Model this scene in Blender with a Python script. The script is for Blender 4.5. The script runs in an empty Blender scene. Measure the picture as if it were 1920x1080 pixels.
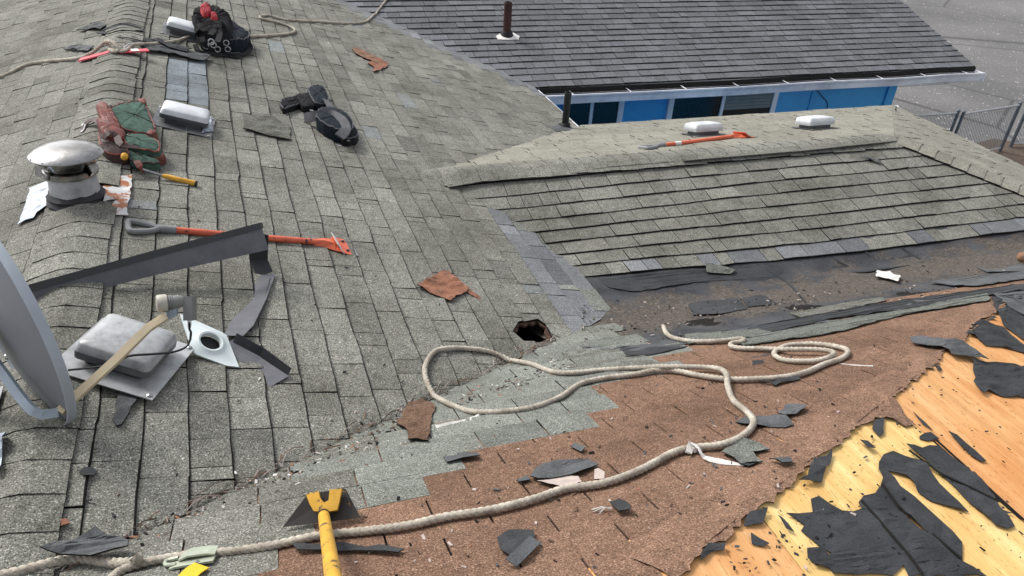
import bpy, bmesh, math, random
from mathutils import Vector, Matrix, noise as mnoise
from mathutils.geometry import tessellate_polygon

# ------------------------------------------------------------------ camera, sky, sun, exposure
S = bpy.context.scene
COL = S.collection
CAM = Vector((0.769, 0.0, 1.794))
ROT = Matrix.Rotation(math.radians(-21.605), 3, 'Z') @ Matrix.Rotation(math.radians(57.056), 3, 'X') @ Matrix.Rotation(math.radians(3.859), 3, 'Z')
FPX = 1428.0                                    # focal length in pixels of a 1920 wide picture
cd = bpy.data.cameras.new('camera'); cam = bpy.data.objects.new('camera', cd); COL.objects.link(cam)
cam.matrix_world = Matrix.Translation(CAM) @ ROT.to_4x4()
cd.sensor_width = 36; cd.lens = FPX / 1920 * 36; cd.clip_start = 0.05; cd.clip_end = 3000
S.camera = cam
SUN_EL, SUN_AZ = math.radians(46), math.radians(-38)      # azimuth from +Y (away from the camera) towards +X
W = bpy.data.worlds.new('World'); S.world = W; W.use_nodes = True
wn = W.node_tree.nodes; wl = W.node_tree.links; wn.clear()
sky = wn.new('ShaderNodeTexSky'); sky.sky_type = 'NISHITA'; sky.sun_disc = False
sky.sun_elevation = SUN_EL; sky.sun_rotation = SUN_AZ; sky.dust_density = 3.0; sky.air_density = 1.0
hs = wn.new('ShaderNodeHueSaturation'); hs.inputs['Saturation'].default_value = 0.22
bg = wn.new('ShaderNodeBackground'); bg.inputs['Strength'].default_value = 0.14
wo = wn.new('ShaderNodeOutputWorld')
wl.new(sky.outputs[0], hs.inputs['Color']); wl.new(hs.outputs[0], bg.inputs[0]); wl.new(bg.outputs[0], wo.inputs[0])
ld = bpy.data.lights.new('sun', 'SUN'); ld.energy = 1.5; ld.angle = math.radians(13); ld.color = (1.0, 0.97, 0.92)
sun = bpy.data.objects.new('sun', ld); COL.objects.link(sun)
sdir = Vector((math.sin(SUN_AZ) * math.cos(SUN_EL), math.cos(SUN_AZ) * math.cos(SUN_EL), math.sin(SUN_EL)))
sun.rotation_euler = sdir.to_track_quat('Z', 'Y').to_euler()
S.view_settings.view_transform = 'Standard'; S.view_settings.look = 'None'
S.view_settings.gamma = 1; S.view_settings.exposure = 0.72; S.view_settings.use_curve_mapping = False

R = random.Random(7)
# ------------------------------------------------------------------ the roof as heights
M = 0.308                       # pitch of the main roof
AZ = -0.0314                    # the wings run a little off square
XE = 4.44; ZE = -1.37           # eave of the main roof
def lerp(a, b, t): return a + (b - a) * t
def sstep(t): t = min(1, max(0, t)); return t * t * (3 - 2 * t)
def prof(pts, d):
    for i in range(len(pts) - 1):
        if d <= pts[i + 1][0]: return lerp(pts[i][1], pts[i + 1][1], (d - pts[i][0]) / (pts[i + 1][0] - pts[i][0]))
    return pts[-1][1]
def tB(x, y): return y - (5.08 + AZ * (x - 2.0))
def tG(x, y): return y - (8.92 + AZ * (x - 4.43))
def zA(x, y): return -M * abs(x)
CL = [(-1, 0), (0, 0), (.2, .07), (.5, .155), (.8, .2), (1.2, .23), (3, .235)]
def zC(x, y):
    d = -tB(x, y)
    return -.62 - lerp(prof(CL, d), .25 * d, sstep((x - 2.5) / 2.6))
def zF(x, y): return -.62 - .292 * tB(x, y)
def zH(x, y): return -.62 - .29 * (x - 6.34)
def zD(x, y): return -.413 - .44 * ((y - 2.4) - AZ * (x - 1.34))
def zE(x, y): return .21 - .215 * (x - 1.65)
def zG(x, y): return ZE + .305 * tG(x, y)
def wing1(x, y): return min(zF(x, y) if tB(x, y) > 0 else zC(x, y), zH(x, y))
def wing2(x, y): return min(zD(x, y), zE(x, y))
def roof(x, y):
    z = -9.0
    if x <= XE + .0 or tG(x, y) > 0: z = zA(x, y)
    t = tB(x, y)
    if 1.0 < x < 9.05 and t < 2.57: z = max(z, wing1(x, y))
    if y < 4.2: z = max(z, wing2(x, y))
    if tG(x, y) > 0 and x < 11.72: z = max(z, zG(x, y))
    return z
def ray(px, py): return ROT @ Vector(((px - 960) / FPX, -(py - 540) / FPX, -1.0))
def cast(px, py, h=0.0, f=roof):
    """the point of the roof (raised by h) seen in a direction"""
    d = ray(px, py); a = .6; b = a
    while b < 40:
        b = a + .05
        p = CAM + d * b
        if p.z < f(p.x, p.y) + h: break
        a = b
    for _ in range(22):
        m = (a + b) / 2; p = CAM + d * m
        if p.z < f(p.x, p.y) + h: b = m
        else: a = m
    return CAM + d * b
def onz(px, py, z):
    d = ray(px, py); return CAM + d * ((z - CAM.z) / d.z)
def proj(p):
    q = ROT.transposed() @ (Vector(p) - CAM)
    if q.z > -.05: return None
    return 960 + FPX * q.x / -q.z, 540 - FPX * q.y / -q.z, -q.z
def normal(x, y, e=.03):
    return Vector((-(roof(x + e, y) - roof(x - e, y)) / (2 * e), -(roof(x, y + e) - roof(x, y - e)) / (2 * e), 1)).normalized()

# ------------------------------------------------------------------ materials
MATS = {}
def nt(name):
    m = bpy.data.materials.new(name); m.use_nodes = True; t = m.node_tree; t.nodes.clear()
    o = t.nodes.new('ShaderNodeOutputMaterial'); b = t.nodes.new('ShaderNodeBsdfPrincipled')
    t.links.new(b.outputs[0], o.inputs[0]); MATS[name] = m
    return m, t, b
def N(t, k, **kw):
    n = t.nodes.new('ShaderNode' + k)
    for a, v in kw.items():
        if a.startswith('_'): n.inputs[a[1:].replace('_', ' ')].default_value = v
        else: setattr(n, a, v)
    return n
def pos(t, scale=(1, 1, 1), rotz=0):
    g = N(t, 'NewGeometry'); mp = N(t, 'Mapping'); mp.inputs['Scale'].default_value = scale; mp.inputs['Rotation'].default_value = (0, 0, rotz)
    t.links.new(g.outputs['Position'], mp.inputs[0]); return mp.outputs[0]
def noise(t, vec, scale, detail=2, rough=.5):
    n = N(t, 'TexNoise', _Scale=scale, _Detail=detail, _Roughness=rough); t.links.new(vec, n.inputs['Vector']); return n.outputs['Fac']
def ramp(t, fac, stops):
    r = N(t, 'ValToRGB'); e = r.color_ramp.elements
    while len(e) < len(stops): e.new(.5)
    for i, (p, c) in enumerate(stops):
        e[i].position = p; e[i].color = (*c, 1) if len(c) == 3 else c
    t.links.new(fac, r.inputs[0]); return r.outputs[0]
def mix(t, fac, a, b, mode='MIX'):
    n = N(t, 'Mix', data_type='RGBA', blend_type=mode)
    for s, v in ((n.inputs[0], fac), (n.inputs[6], a), (n.inputs[7], b)):
        if hasattr(v, 'links') or isinstance(v, bpy.types.NodeSocket): t.links.new(v, s)
        else: s.default_value = v if isinstance(v, (int, float)) else (*v, 1)
    return n.outputs[2]
def bump(t, b, fac, strength=.3, dist=.003):
    n = N(t, 'Bump', _Strength=strength, _Distance=dist); t.links.new(fac, n.inputs['Height']); t.links.new(n.outputs[0], b.inputs['Normal'])
def g3(v): return (v, v, v)
def granule(name, dark, midc, light, bluec=None, grime=.5, grimescale=1.7, scale=190, extra=None):
    m, t, b = nt(name); v = pos(t)
    f = noise(t, v, scale, 2.5, .75)
    c = ramp(t, f, [(.35, dark), (.46, midc), (.56, midc), (.67, light)])
    c = mix(t, .55, c, ramp(t, noise(t, v, 48, 4, .7), [(.34, g3(.62)), (.5, g3(1)), (.66, g3(1.28))]), 'MULTIPLY')
    if bluec:
        a = N(t, 'Attribute', attribute_name='blue')
        cb = ramp(t, f, [(.34, tuple(x * .45 for x in bluec)), (.5, bluec), (.68, tuple(min(1, x * 1.8) for x in bluec))])
        c = mix(t, a.outputs['Fac'], c, cb)
    a = N(t, 'Attribute', attribute_name='tint')
    mr = N(t, 'MapRange'); mr.inputs[3].default_value = .72; mr.inputs[4].default_value = 1.28
    t.links.new(a.outputs['Fac'], mr.inputs[0])
    c = mix(t, 1.0, c, mr.outputs[0], 'MULTIPLY')
    gz = ramp(t, noise(t, v, grimescale, 6, .65), [(.44, g3(0)), (.66, g3(1))])
    g2 = ramp(t, noise(t, v, 16, 5, .7), [(.50, g3(0)), (.66, g3(1))])
    c = mix(t, mix(t, grime, g3(0), gz), c, mix(t, 1.0, c, (.42, .41, .38), 'MULTIPLY'))
    c = mix(t, mix(t, grime * .9, g3(0), g2), c, mix(t, 1.0, c, (.5, .5, .48), 'MULTIPLY'))
    if extra: c = extra(t, v, c)
    t.links.new(c, b.inputs['Base Color']); b.inputs['Roughness'].default_value = .95; b.inputs['Specular IOR Level'].default_value = .18
    bump(t, b, noise(t, v, scale, 2, .7), .5, .003)
    return m
def simple(name, col, rough=.6, metal=0, var=.25, scale=9, bumps=0, col2=None, spec=.4, fine=0):
    m, t, b = nt(name); v = pos(t)
    f = noise(t, v, scale, 5, .65)
    c2 = col2 if col2 else tuple(x * (1 - var) for x in col)
    c = ramp(t, f, [(.36, c2), (.62, col)])
    if fine:
        c = mix(t, 1.0, c, ramp(t, noise(t, v, 160, 3, .7), [(.35, g3(1 - fine)), (.65, g3(1 + fine))]), 'MULTIPLY')
    t.links.new(c, b.inputs['Base Color']); b.inputs['Roughness'].default_value = rough; b.inputs['Metallic'].default_value = metal
    b.inputs['Specular IOR Level'].default_value = spec
    if bumps: bump(t, b, noise(t, v, 60, 4, .6), bumps, .004)
    return m
def worn(name, col, under, amount=.5, rough=.5, metal=0, scale=22, colscale=3):
    """paint or plating worn through to what is under it, with a hard edge"""
    m, t, b = nt(name); v = pos(t)
    f = noise(t, v, scale, 6, .7)
    k = ramp(t, f, [(amount - .02, g3(1)), (amount + .03, g3(0))])
    c = ramp(t, noise(t, v, colscale * 4, 4), [(.35, tuple(x * .8 for x in col)), (.65, col)])
    t.links.new(mix(t, k, c, under), b.inputs['Base Color']); b.inputs['Roughness'].default_value = rough; b.inputs['Metallic'].default_value = metal
    bump(t, b, f, .25, .002)
    return m

granule('olive_granules', (.032, .032, .028), (.192, .191, .168), (.60, .595, .53), (.19, .215, .235), .6)
granule('skylit_granules', (.06, .058, .05), (.245, .238, .20), (.55, .53, .46), None, .35)  # skylight on the far slope and hip end, painted in as paler granules
granule('dark_granules', (.05, .052, .057), (.132, .136, .148), (.29, .295, .315), (.17, .175, .195), .3, 1.2, 120)
granule('brown_granules', (.050, .030, .022), (.188, .110, .074), (.47, .32, .23), None, .45, 2.6, 200)
granule('pale_granules', (.045, .047, .043), (.19, .20, .178), (.46, .48, .435), (.19, .2, .2), .35, 3.0)
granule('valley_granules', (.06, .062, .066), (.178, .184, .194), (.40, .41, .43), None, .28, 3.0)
simple('edge_and_shadow', (.018, .017, .016), .95, var=.3, spec=.1)  # black cut edges, and the shadow strip painted along each shingle
simple('felt', (.047, .049, .053), .85, var=.35, scale=5, bumps=.15, spec=.25, fine=.25)
simple('felt_grey', (.10, .105, .11), .85, var=.35, scale=7, bumps=.2, spec=.25, fine=.3)
simple('underlay', (.02, .019, .018), .95, spec=.1)
simple('rusty_brown', (.30, .13, .075), .85, col2=(.17, .075, .045), scale=14, bumps=.2, fine=.4)
simple('wood_brown', (.30, .15, .085), .8, col2=(.12, .075, .05), scale=25, bumps=.3)
simple('rotten_wood', (.11, .055, .035), .9, col2=(.03, .018, .013), scale=30, bumps=.4)
simple('rope_fibre', (.50, .455, .385), .9, col2=(.29, .255, .21), scale=14, bumps=.2, spec=.2, fine=.2)
simple('white_hood', (.62, .64, .67), .45, var=.22, scale=8, spec=.5)
simple('hood_side', (.12, .125, .135), .5, var=.3, metal=.3)  # dark throat metal; on the hood rims it paints in the side shade
simple('black_metal', (.030, .031, .036), .42, var=.3, spec=.5)
simple('grey_painted_metal', (.13, .132, .15), .5, var=.3, scale=6, fine=.1)
simple('dish_grey', (.19, .205, .23), .42, var=.12, scale=4)
simple('dish_rim', (.36, .40, .45), .4, var=.1)
simple('bracket_blue_grey', (.36, .43, .50), .45, var=.15)
simple('arm_cream', (.60, .50, .34), .5, var=.15, scale=5)
simple('lnb_grey', (.20, .205, .20), .55, var=.15)
simple('lnb_lens', (.46, .44, .38), .5, var=.1)
simple('black_rubber', (.012, .012, .013), .6)
simple('black_cloth', (.012, .012, .014), .85, var=.4, scale=40, bumps=.3, spec=.2)
simple('navy_cloth', (.010, .016, .026), .8, var=.4, scale=30, bumps=.3, spec=.2)
simple('grey_padding', (.10, .10, .11), .85, var=.3, scale=20, bumps=.2)
simple('red_cloth', (.36, .012, .022), .75, var=.35, scale=20)
simple('green_canvas', (.055, .115, .088), .9, col2=(.03, .062, .048), scale=22, bumps=.8, fine=.2)
simple('red_leather', (.21, .05, .035), .6, col2=(.09, .022, .018), scale=16, bumps=.25)
simple('dark_leather', (.05, .022, .02), .6, var=.4, scale=16)
simple('yellow_handle', (.74, .40, .05), .5, col2=(.55, .28, .03), scale=20)
simple('steel', (.42, .42, .43), .3, 1, var=.3, scale=20)
simple('galvanised_dark', (.20, .205, .21), .5, .7, var=.5, scale=10, bumps=.1)
simple('red_paint', (.62, .05, .075), .45, var=.2, scale=15)
simple('white_label', (.75, .73, .70), .6, var=.1)
worn('orange_paint', (.68, .13, .065), (.06, .03, .03), .40, .5)
simple('orange_clean', (.72, .15, .07), .45, var=.2, scale=12)
worn('yellow_paint', (.72, .40, .045), (.10, .07, .05), .40, .45, scale=28)
worn('dark_blade', (.022, .018, .015), (.40, .19, .02), .34, .5, scale=16)
simple('grip_grey', (.23, .235, .24), .6, var=.2)
simple('white_plate', (.66, .73, .74), .4, var=.12, scale=5)
worn('rust_on_white', (.60, .60, .60), (.33, .11, .035), .47, .6, scale=9)
worn('zinc_flashing', (.40, .45, .52), (.17, .19, .22), .42, .5, .2, scale=14)
simple('tar', (.035, .033, .037), .7, bumps=.6, var=.4, scale=25)
simple('white_scrap', (.62, .60, .57), .8, var=.2, scale=20)
simple('pinkish_scrap', (.50, .42, .38), .9, var=.25, scale=20, bumps=.3)
simple('white_trim', (.80, .80, .82), .5, col2=(.62, .62, .66), scale=2.5, spec=.4)
simple('gutter_white', (.84, .85, .88), .4, col2=(.55, .55, .60), scale=1.8, spec=.4)
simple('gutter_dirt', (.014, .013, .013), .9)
simple('blue_paint', (.055, .35, .68), .55, col2=(.045, .30, .61), scale=2)
simple('dark_glass', (.010, .012, .014), .12, spec=.35)
simple('blind', (.20, .22, .21), .7, var=.15)
simple('black_pipe', (.015, .016, .018), .5)
simple('brown_pipe', (.055, .018, .018), .6, var=.4)
simple('fence_metal', (.16, .18, .20), .45, .6, var=.2)
simple('fence_rail', (.42, .43, .44), .4, .5, var=.2)
simple('pale_green_metal', (.46, .50, .40), .4, .3, var=.2, scale=20)
simple('yellow_strap', (.80, .55, .03), .7, var=.2)
simple('soil', (.11, .08, .06), .95, bumps=.4, var=.4)
def chrome(name):
    m, t, b = nt(name); v = pos(t)
    c = ramp(t, noise(t, v, 7, 4), [(.35, (.20, .19, .18)), (.65, (.42, .42, .42))])
    t.links.new(c, b.inputs['Base Color']); b.inputs['Metallic'].default_value = 1; b.inputs['Roughness'].default_value = .2
    bump(t, b, noise(t, v, 9, 3), .5, .012)
chrome('bright_metal')
def vent_grey(name):
    m, t, b = nt(name); v = pos(t)
    c = ramp(t, noise(t, v, 9, 6, .7), [(.3, (.22, .22, .225)), (.5, (.38, .39, .40)), (.7, (.52, .53, .54))])
    t.links.new(c, b.inputs['Base Color']); b.inputs['Metallic'].default_value = .15; b.inputs['Roughness'].default_value = .42
    bump(t, b, noise(t, v, 80, 4), .06, .002)
vent_grey('weathered_zinc')
def plywood(name, a, bcol):
    m, t, b = nt(name); v2 = pos(t)
    f = noise(t, pos(t, (9, .7, 9), .05), 2.2, 4, .55)
    c = ramp(t, f, [(.30, tuple(x * .88 for x in a)), (.48, a), (.62, bcol)])
    f2 = noise(t, pos(t, (70, 1.6, 70), .05), 2.0, 5, .6)
    c = mix(t, .28, c, ramp(t, f2, [(.32, (.74, .62, .48)), (.46, g3(1)), (.62, g3(1.08))]), 'MULTIPLY')
    st = ramp(t, noise(t, pos(t, (40, 7, 40), .05), 3.1, 3, .65), [(.60, g3(1)), (.68, (.42, .28, .17))])
    c = mix(t, .8, c, st, 'MULTIPLY')
    bl = ramp(t, noise(t, v2, 2.2, 5, .65), [(.42, g3(0)), (.66, g3(1))])
    c = mix(t, mix(t, .6, g3(0), bl), c, mix(t, 1.0, c, (.88, .62, .42), 'MULTIPLY'))
    sp = ramp(t, noise(t, v2, 55, 3, .7), [(.29, (.30, .22, .16)), (.34, g3(1))])
    c = mix(t, .85, c, sp, 'MULTIPLY')
    t.links.new(c, b.inputs['Base Color']); b.inputs['Roughness'].default_value = .78; b.inputs['Specular IOR Level'].default_value = .22
    bump(t, b, f2, .25, .002)
plywood('plywood_yellow', (.74, .51, .20), (.82, .61, .28))
plywood('plywood_orange', (.65, .355, .15), (.72, .42, .195))
def dirtfelt(name):
    m, t, b = nt(name); v = pos(t)
    fl = ramp(t, noise(t, v, 3.5, 5, .6), [(.35, (.036, .037, .041)), (.65, (.072, .074, .080))])
    dirt = ramp(t, noise(t, v, 55, 6, .75), [(.3, (.020, .018, .016)), (.48, (.075, .063, .053)), (.60, (.125, .108, .093)), (.74, (.27, .245, .22))])
    a = N(t, 'Attribute', attribute_name='tint')
    k = N(t, 'Math', operation='ADD'); t.links.new(a.outputs['Fac'], k.inputs[0])
    n2 = N(t, 'MapRange'); n2.inputs[3].default_value = -.75; n2.inputs[4].default_value = .75
    t.links.new(noise(t, v, 4.5, 7, .72), n2.inputs[0]); t.links.new(n2.outputs[0], k.inputs[1])
    kk = ramp(t, k.outputs[0], [(.42, g3(0)), (.62, g3(1))])
    c = mix(t, kk, fl, dirt)
    c = mix(t, 1.0, c, ramp(t, noise(t, v, 170, 3, .8), [(.3, g3(.6)), (.7, g3(1.5))]), 'MULTIPLY')
    t.links.new(c, b.inputs['Base Color']); b.inputs['Roughness'].default_value = .9; b.inputs['Specular IOR Level'].default_value = .2
    bump(t, b, noise(t, v, 45, 6, .7), .6, .012)
dirtfelt('dirty_felt')
def asphalt(name):
    m, t, b = nt(name); v = pos(t)
    c = ramp(t, noise(t, v, .25, 5, .6), [(.35, (.105, .103, .103)), (.65, (.165, .16, .16))])
    c = mix(t, 1.0, c, ramp(t, noise(t, v, 22, 5, .8), [(.3, g3(.55)), (.7, g3(1.45))]), 'MULTIPLY')
    sp = ramp(t, noise(t, v, 8, 2, .4), [(.735, g3(0)), (.75, g3(1))])
    sp2 = ramp(t, noise(t, v, 15, 1, .4), [(.735, g3(0)), (.755, g3(1))])
    c = mix(t, sp, c, (.55, .53, .50)); c = mix(t, sp2, c, (.55, .53, .50))
    cr = N(t, 'TexVoronoi', feature='DISTANCE_TO_EDGE', _Scale=.22); t.links.new(mix(t, .12, v, N(t, 'TexNoise', _Scale=1.5).outputs['Color'], 'LINEAR_LIGHT'), cr.inputs['Vector'])
    c = mix(t, ramp(t, cr.outputs['Distance'], [(.004, g3(.7)), (.012, g3(0))]), c, (.04, .04, .04))
    t.links.new(c, b.inputs['Base Color']); b.inputs['Roughness'].default_value = .9
    bump(t, b, noise(t, v, 30, 4), .3, .01)
asphalt('asphalt')

# ------------------------------------------------------------------ mesh helpers
def empty(name, loc, label=None, cat=None, group=None):
    o = bpy.data.objects.new(name, None); o.empty_display_size = .1; COL.objects.link(o); o.location = loc
    tag(o, label, cat, group); return o
def tag(o, label=None, cat=None, group=None, kind=None):
    if label: o['label'] = label
    if cat: o['category'] = cat
    if group: o['group'] = group
    if kind: o['kind'] = kind
    return o
def world_loc(o):
    v = Vector(o.location)
    return v + world_loc(o.parent) if o.parent else v
class MB:
    def __init__(s): s.v = []; s.f = []; s.mi = []; s.at = {}
    def face(s, idx, mi=0, **at):
        s.f.append(tuple(idx)); s.mi.append(mi)
        for k, val in at.items(): s.at.setdefault(k, {})[len(s.f) - 1] = val
    def add(s, pts):
        i = len(s.v); s.v += [tuple(p) for p in pts]; return i
    def poly(s, pts, mi=0, **at): i = s.add(pts); s.face(range(i, i + len(pts)), mi, **at)
    def hexa(s, p, mi=0):
        """eight corners: bottom four, top four"""
        i = s.add(p)
        for f in ((3, 2, 1, 0), (4, 5, 6, 7), (0, 1, 5, 4), (1, 2, 6, 5), (2, 3, 7, 6), (3, 0, 4, 7)): s.face([i + k for k in f], mi)
    def box(s, o, a, b, c, mi=0):
        """origin and three edge vectors"""
        o, a, b, c = map(Vector, (o, a, b, c))
        s.hexa([o, o + a, o + a + b, o + b, o + c, o + a + c, o + a + b + c, o + b + c], mi)
    def tube(s, pts, r, n=8, mi=0, cap=True):
        pts = [Vector(p) for p in pts]; rr = r if isinstance(r, (list, tuple)) else [r] * len(pts)
        up = Vector((0, 0, 1)); last = None
        for i, p in enumerate(pts):
            d = (pts[min(i + 1, len(pts) - 1)] - pts[max(i - 1, 0)]).normalized()
            if last is None:
                a = d.cross(up) if abs(d.dot(up)) < .95 else d.cross(Vector((1, 0, 0)))
            else: a = last - d * last.dot(d)
            a.normalize(); last = a; b = d.cross(a)
            k = s.add([p + (a * math.cos(2 * math.pi * j / n) + b * math.sin(2 * math.pi * j / n)) * rr[i] for j in range(n)])
            if i:
                for j in range(n): s.face((k - n + j, k - n + (j + 1) % n, k + (j + 1) % n, k + j), mi)
            elif cap: s.face(range(k + n - 1, k - 1, -1), mi)
        if cap: s.face(range(k, k + n), mi)
    def loft(s, rings, mi=0, close=True, cap0=False, cap1=True):
        n = len(rings[0]); k0 = None
        for i, rg in enumerate(rings):
            k = s.add(rg)
            if i:
                for j in range(n if close else n - 1): s.face((k - n + j, k - n + (j + 1) % n, k + (j + 1) % n, k + j), mi)
            elif cap0: s.face(range(k + n - 1, k - 1, -1), mi)
        if cap1: s.face(range(k, k + n), mi)
    def lathe(s, base, axis, prof_, n=32, mi=0):
        """(radius, height) pairs about an axis"""
        base = Vector(base); ax = Vector(axis).normalized()
        a = ax.orthogonal().normalized(); b = ax.cross(a)
        s.loft([[base + ax * h + (a * math.cos(2 * math.pi * j / n) + b * math.sin(2 * math.pi * j / n)) * r for j in range(n)] for r, h in prof_], mi, cap0=True, cap1=True)
    def ribbon(s, pts, nrm, w, th, mi=0):
        """a flat strap along points with a normal"""
        pts = [Vector(p) for p in pts]; rings = []
        for i, p in enumerate(pts):
            d = (pts[min(i + 1, len(pts) - 1)] - pts[max(i - 1, 0)]).normalized()
            nn = Vector(nrm[i] if isinstance(nrm, list) else nrm); side = d.cross(nn).normalized(); nn = side.cross(d).normalized()
            ww = w[i] if isinstance(w, list) else w
            rings.append([p - side * ww / 2, p + side * ww / 2, p + side * ww / 2 + nn * th, p - side * ww / 2 + nn * th])
        s.loft(rings, mi, cap0=True)
    def slab(s, pts, th, nrm=(0, 0, 1), mi=0, mis=None):
        """a sheet with an outline of any shape and a thickness along a normal"""
        pts = [Vector(p) for p in pts]; nrm = Vector(nrm); n = len(pts)
        tr = tessellate_polygon([[Vector((p.x, p.y, 0)) if abs(nrm.z) > .3 else p for p in pts]])
        i = s.add(pts); j = s.add([p + nrm * th for p in pts])
        for t in tr:
            a, b, c = [pts[q] for q in t]
            if (b - a).cross(c - a).dot(nrm) < 0: t = (t[0], t[2], t[1])
            s.face([j + q for q in t], mi); s.face([i + q for q in reversed(t)], mi)
        for q in range(n): s.face((i + q, i + (q + 1) % n, j + (q + 1) % n, j + q), mi if mis is None else mis)
    def obj(s, name, mats, parent=None, smooth=False, **tags):
        me = bpy.data.meshes.new(name); me.from_pydata(s.v, [], s.f)
        mats = [mats] if isinstance(mats, str) else mats
        for m in mats: me.materials.append(MATS[m])
        if len(mats) > 1: me.polygons.foreach_set('material_index', s.mi)
        for k, d in s.at.items():
            a = me.attributes.new(k, 'FLOAT', 'FACE'); a.data.foreach_set('value', [d.get(i, .5) for i in range(len(s.f))])
        if smooth:
            me.polygons.foreach_set('use_smooth', [True] * len(s.f))
        me.update()
        if smooth:
            bm = bmesh.new(); bm.from_mesh(me); bmesh.ops.recalc_face_normals(bm, faces=bm.faces)
            for e in bm.edges:
                if len(e.link_faces) == 2 and e.calc_face_angle(0) > .75: e.smooth = False
            bm.to_mesh(me); bm.free()
        o = bpy.data.objects.new(name, me); COL.objects.link(o)
        if parent:
            o.parent = parent; w = world_loc(parent); o.location = -w if parent.type == 'EMPTY' else (0, 0, 0)
        tag(o, **tags); return o
def clip(poly, n, c):
    """the part of a plan polygon where n.p <= c"""
    out = []
    for i in range(len(poly)):
        p, q = poly[i], poly[(i + 1) % len(poly)]
        a = n[0] * p[0] + n[1] * p[1] - c; b = n[0] * q[0] + n[1] * q[1] - c
        if a <= 0: out.append(p)
        if a * b < 0:
            k = a / (a - b); out.append((p[0] + (q[0] - p[0]) * k, p[1] + (q[1] - p[1]) * k))
    return out
def area(poly): return .5 * sum(poly[i][0] * poly[(i + 1) % len(poly)][1] - poly[(i + 1) % len(poly)][0] * poly[i][1] for i in range(len(poly)))
def minus_convex(poly, hole):
    """a convex plan polygon less a convex hole (counter-clockwise)"""
    rest = poly; out = []
    for i in range(len(hole)):
        p, q = hole[i], hole[(i + 1) % len(hole)]
        n = (q[1] - p[1], -(q[0] - p[0])); c = n[0] * p[0] + n[1] * p[1]     # outside where n.x > c
        piece = clip(rest, (-n[0], -n[1]), -c)
        if len(piece) > 2 and abs(area(piece)) > 1e-5: out.append(piece)
        rest = clip(rest, n, c)
        if len(rest) < 3: break
    return out
def in_poly(x, y, poly):
    r = False
    for i in range(len(poly)):
        (x1, y1), (x2, y2) = poly[i][:2], poly[i - 1][:2]
        if (y1 > y) != (y2 > y) and x < (x2 - x1) * (y - y1) / (y2 - y1) + x1: r = not r
    return r
def seen(x, y, z, mx=60):
    q = proj((x, y, z)); return q and -mx < q[0] < 1920 + mx and -mx < q[1] < 1080 + mx

def catmull(P, step):
    P = [Vector(p) for p in P]; Q = [P[0] * 2 - P[1]] + P + [P[-1] * 2 - P[-2]]; out = []
    for i in range(1, len(Q) - 2):
        a, b, c, d = Q[i - 1:i + 3]; n = max(2, int((c - b).length / step))
        for k in range(n):
            t = k / n; out.append(.5 * ((2 * b) + (c - a) * t + (2 * a - 5 * b + 4 * c - d) * t * t + (3 * b - a - 3 * c + d) * t ** 3))
    out.append(Q[-2]); return out
# ------------------------------------------------------------------ the ground
g = MB(); g.poly([(-400, -400, -3.9), (400, -400, -3.9), (400, 400, -3.9), (-400, 400, -3.9)])
g.obj('ground', 'asphalt', kind='structure')
# ------------------------------------------------------------------ the house whose roof is being stripped
house = empty('house', (2.0, 4.0, -3.9), 'house under re-roofing with weathered olive green shingles and a bare plywood hip', 'house')
HOLE = [cast(*q, f=zA) for q in [(961, 622), (972, 605), (1008, 600), (1024, 612), (1037, 638), (1012, 643), (982, 641)]]
HOLE = [(p.x, p.y) for p in HOLE]
if area(HOLE) < 0: HOLE.reverse()

# decks below the shingles
def deck(name, f, outline, drop=.004, mat='underlay', hole=None, nx=1):
    bm = bmesh.new(); loops = [outline] + ([hole] if hole else [])
    for lp in loops:
        vs = [bm.verts.new((x, y, f(x, y) - drop)) for x, y in lp]
        for i in range(len(vs)): bm.edges.new((vs[i], vs[(i + 1) % len(vs)]))
    bmesh.ops.triangle_fill(bm, use_beauty=True, use_dissolve=False, edges=bm.edges[:])
    if hole:
        for fc in [fc for fc in bm.faces if in_poly(fc.calc_center_median().x, fc.calc_center_median().y, hole)]: bm.faces.remove(fc)
    bmesh.ops.recalc_face_normals(bm, faces=bm.faces)
    me = bpy.data.meshes.new(name); bm.to_mesh(me); bm.free(); me.materials.append(MATS[mat])
    o = bpy.data.objects.new(name, me); COL.objects.link(o); o.parent = house; o.location = -Vector(house.location); return o
deck('roof_slope', zA, [(0, -1), (XE, -1), (XE, 8.95), (1.0, 12.6), (0, 13.6)], hole=HOLE)
deck('roof_slope', zA, [(0, -1), (0, 14.5), (-4.5, 14.5), (-4.5, -1)])
deck('roof_slope', zF, [(2.0, 5.08), (6.34, 4.945), (9.0, 7.44), (XE, 7.58)])
deck('roof_slope', zH, [(6.34, 4.943), (9.0, 7.43), (9.0, 2.0), (8.0, 3.1)])
deck('roof_slope', zE, [(.2, -1), (7.84, -1), (7.84, 3.80), (1.65, .972), (.2, .308)], .016)
def trough(x, y):
    c, d = max(zC(x, y), -3), zD(x, y)
    k = .10; h = max(0, k - abs(c - d)) / k           # soften the crease between the two wings
    return min(max(c, d) + h * h * k * .25, zH(x, y))
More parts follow.
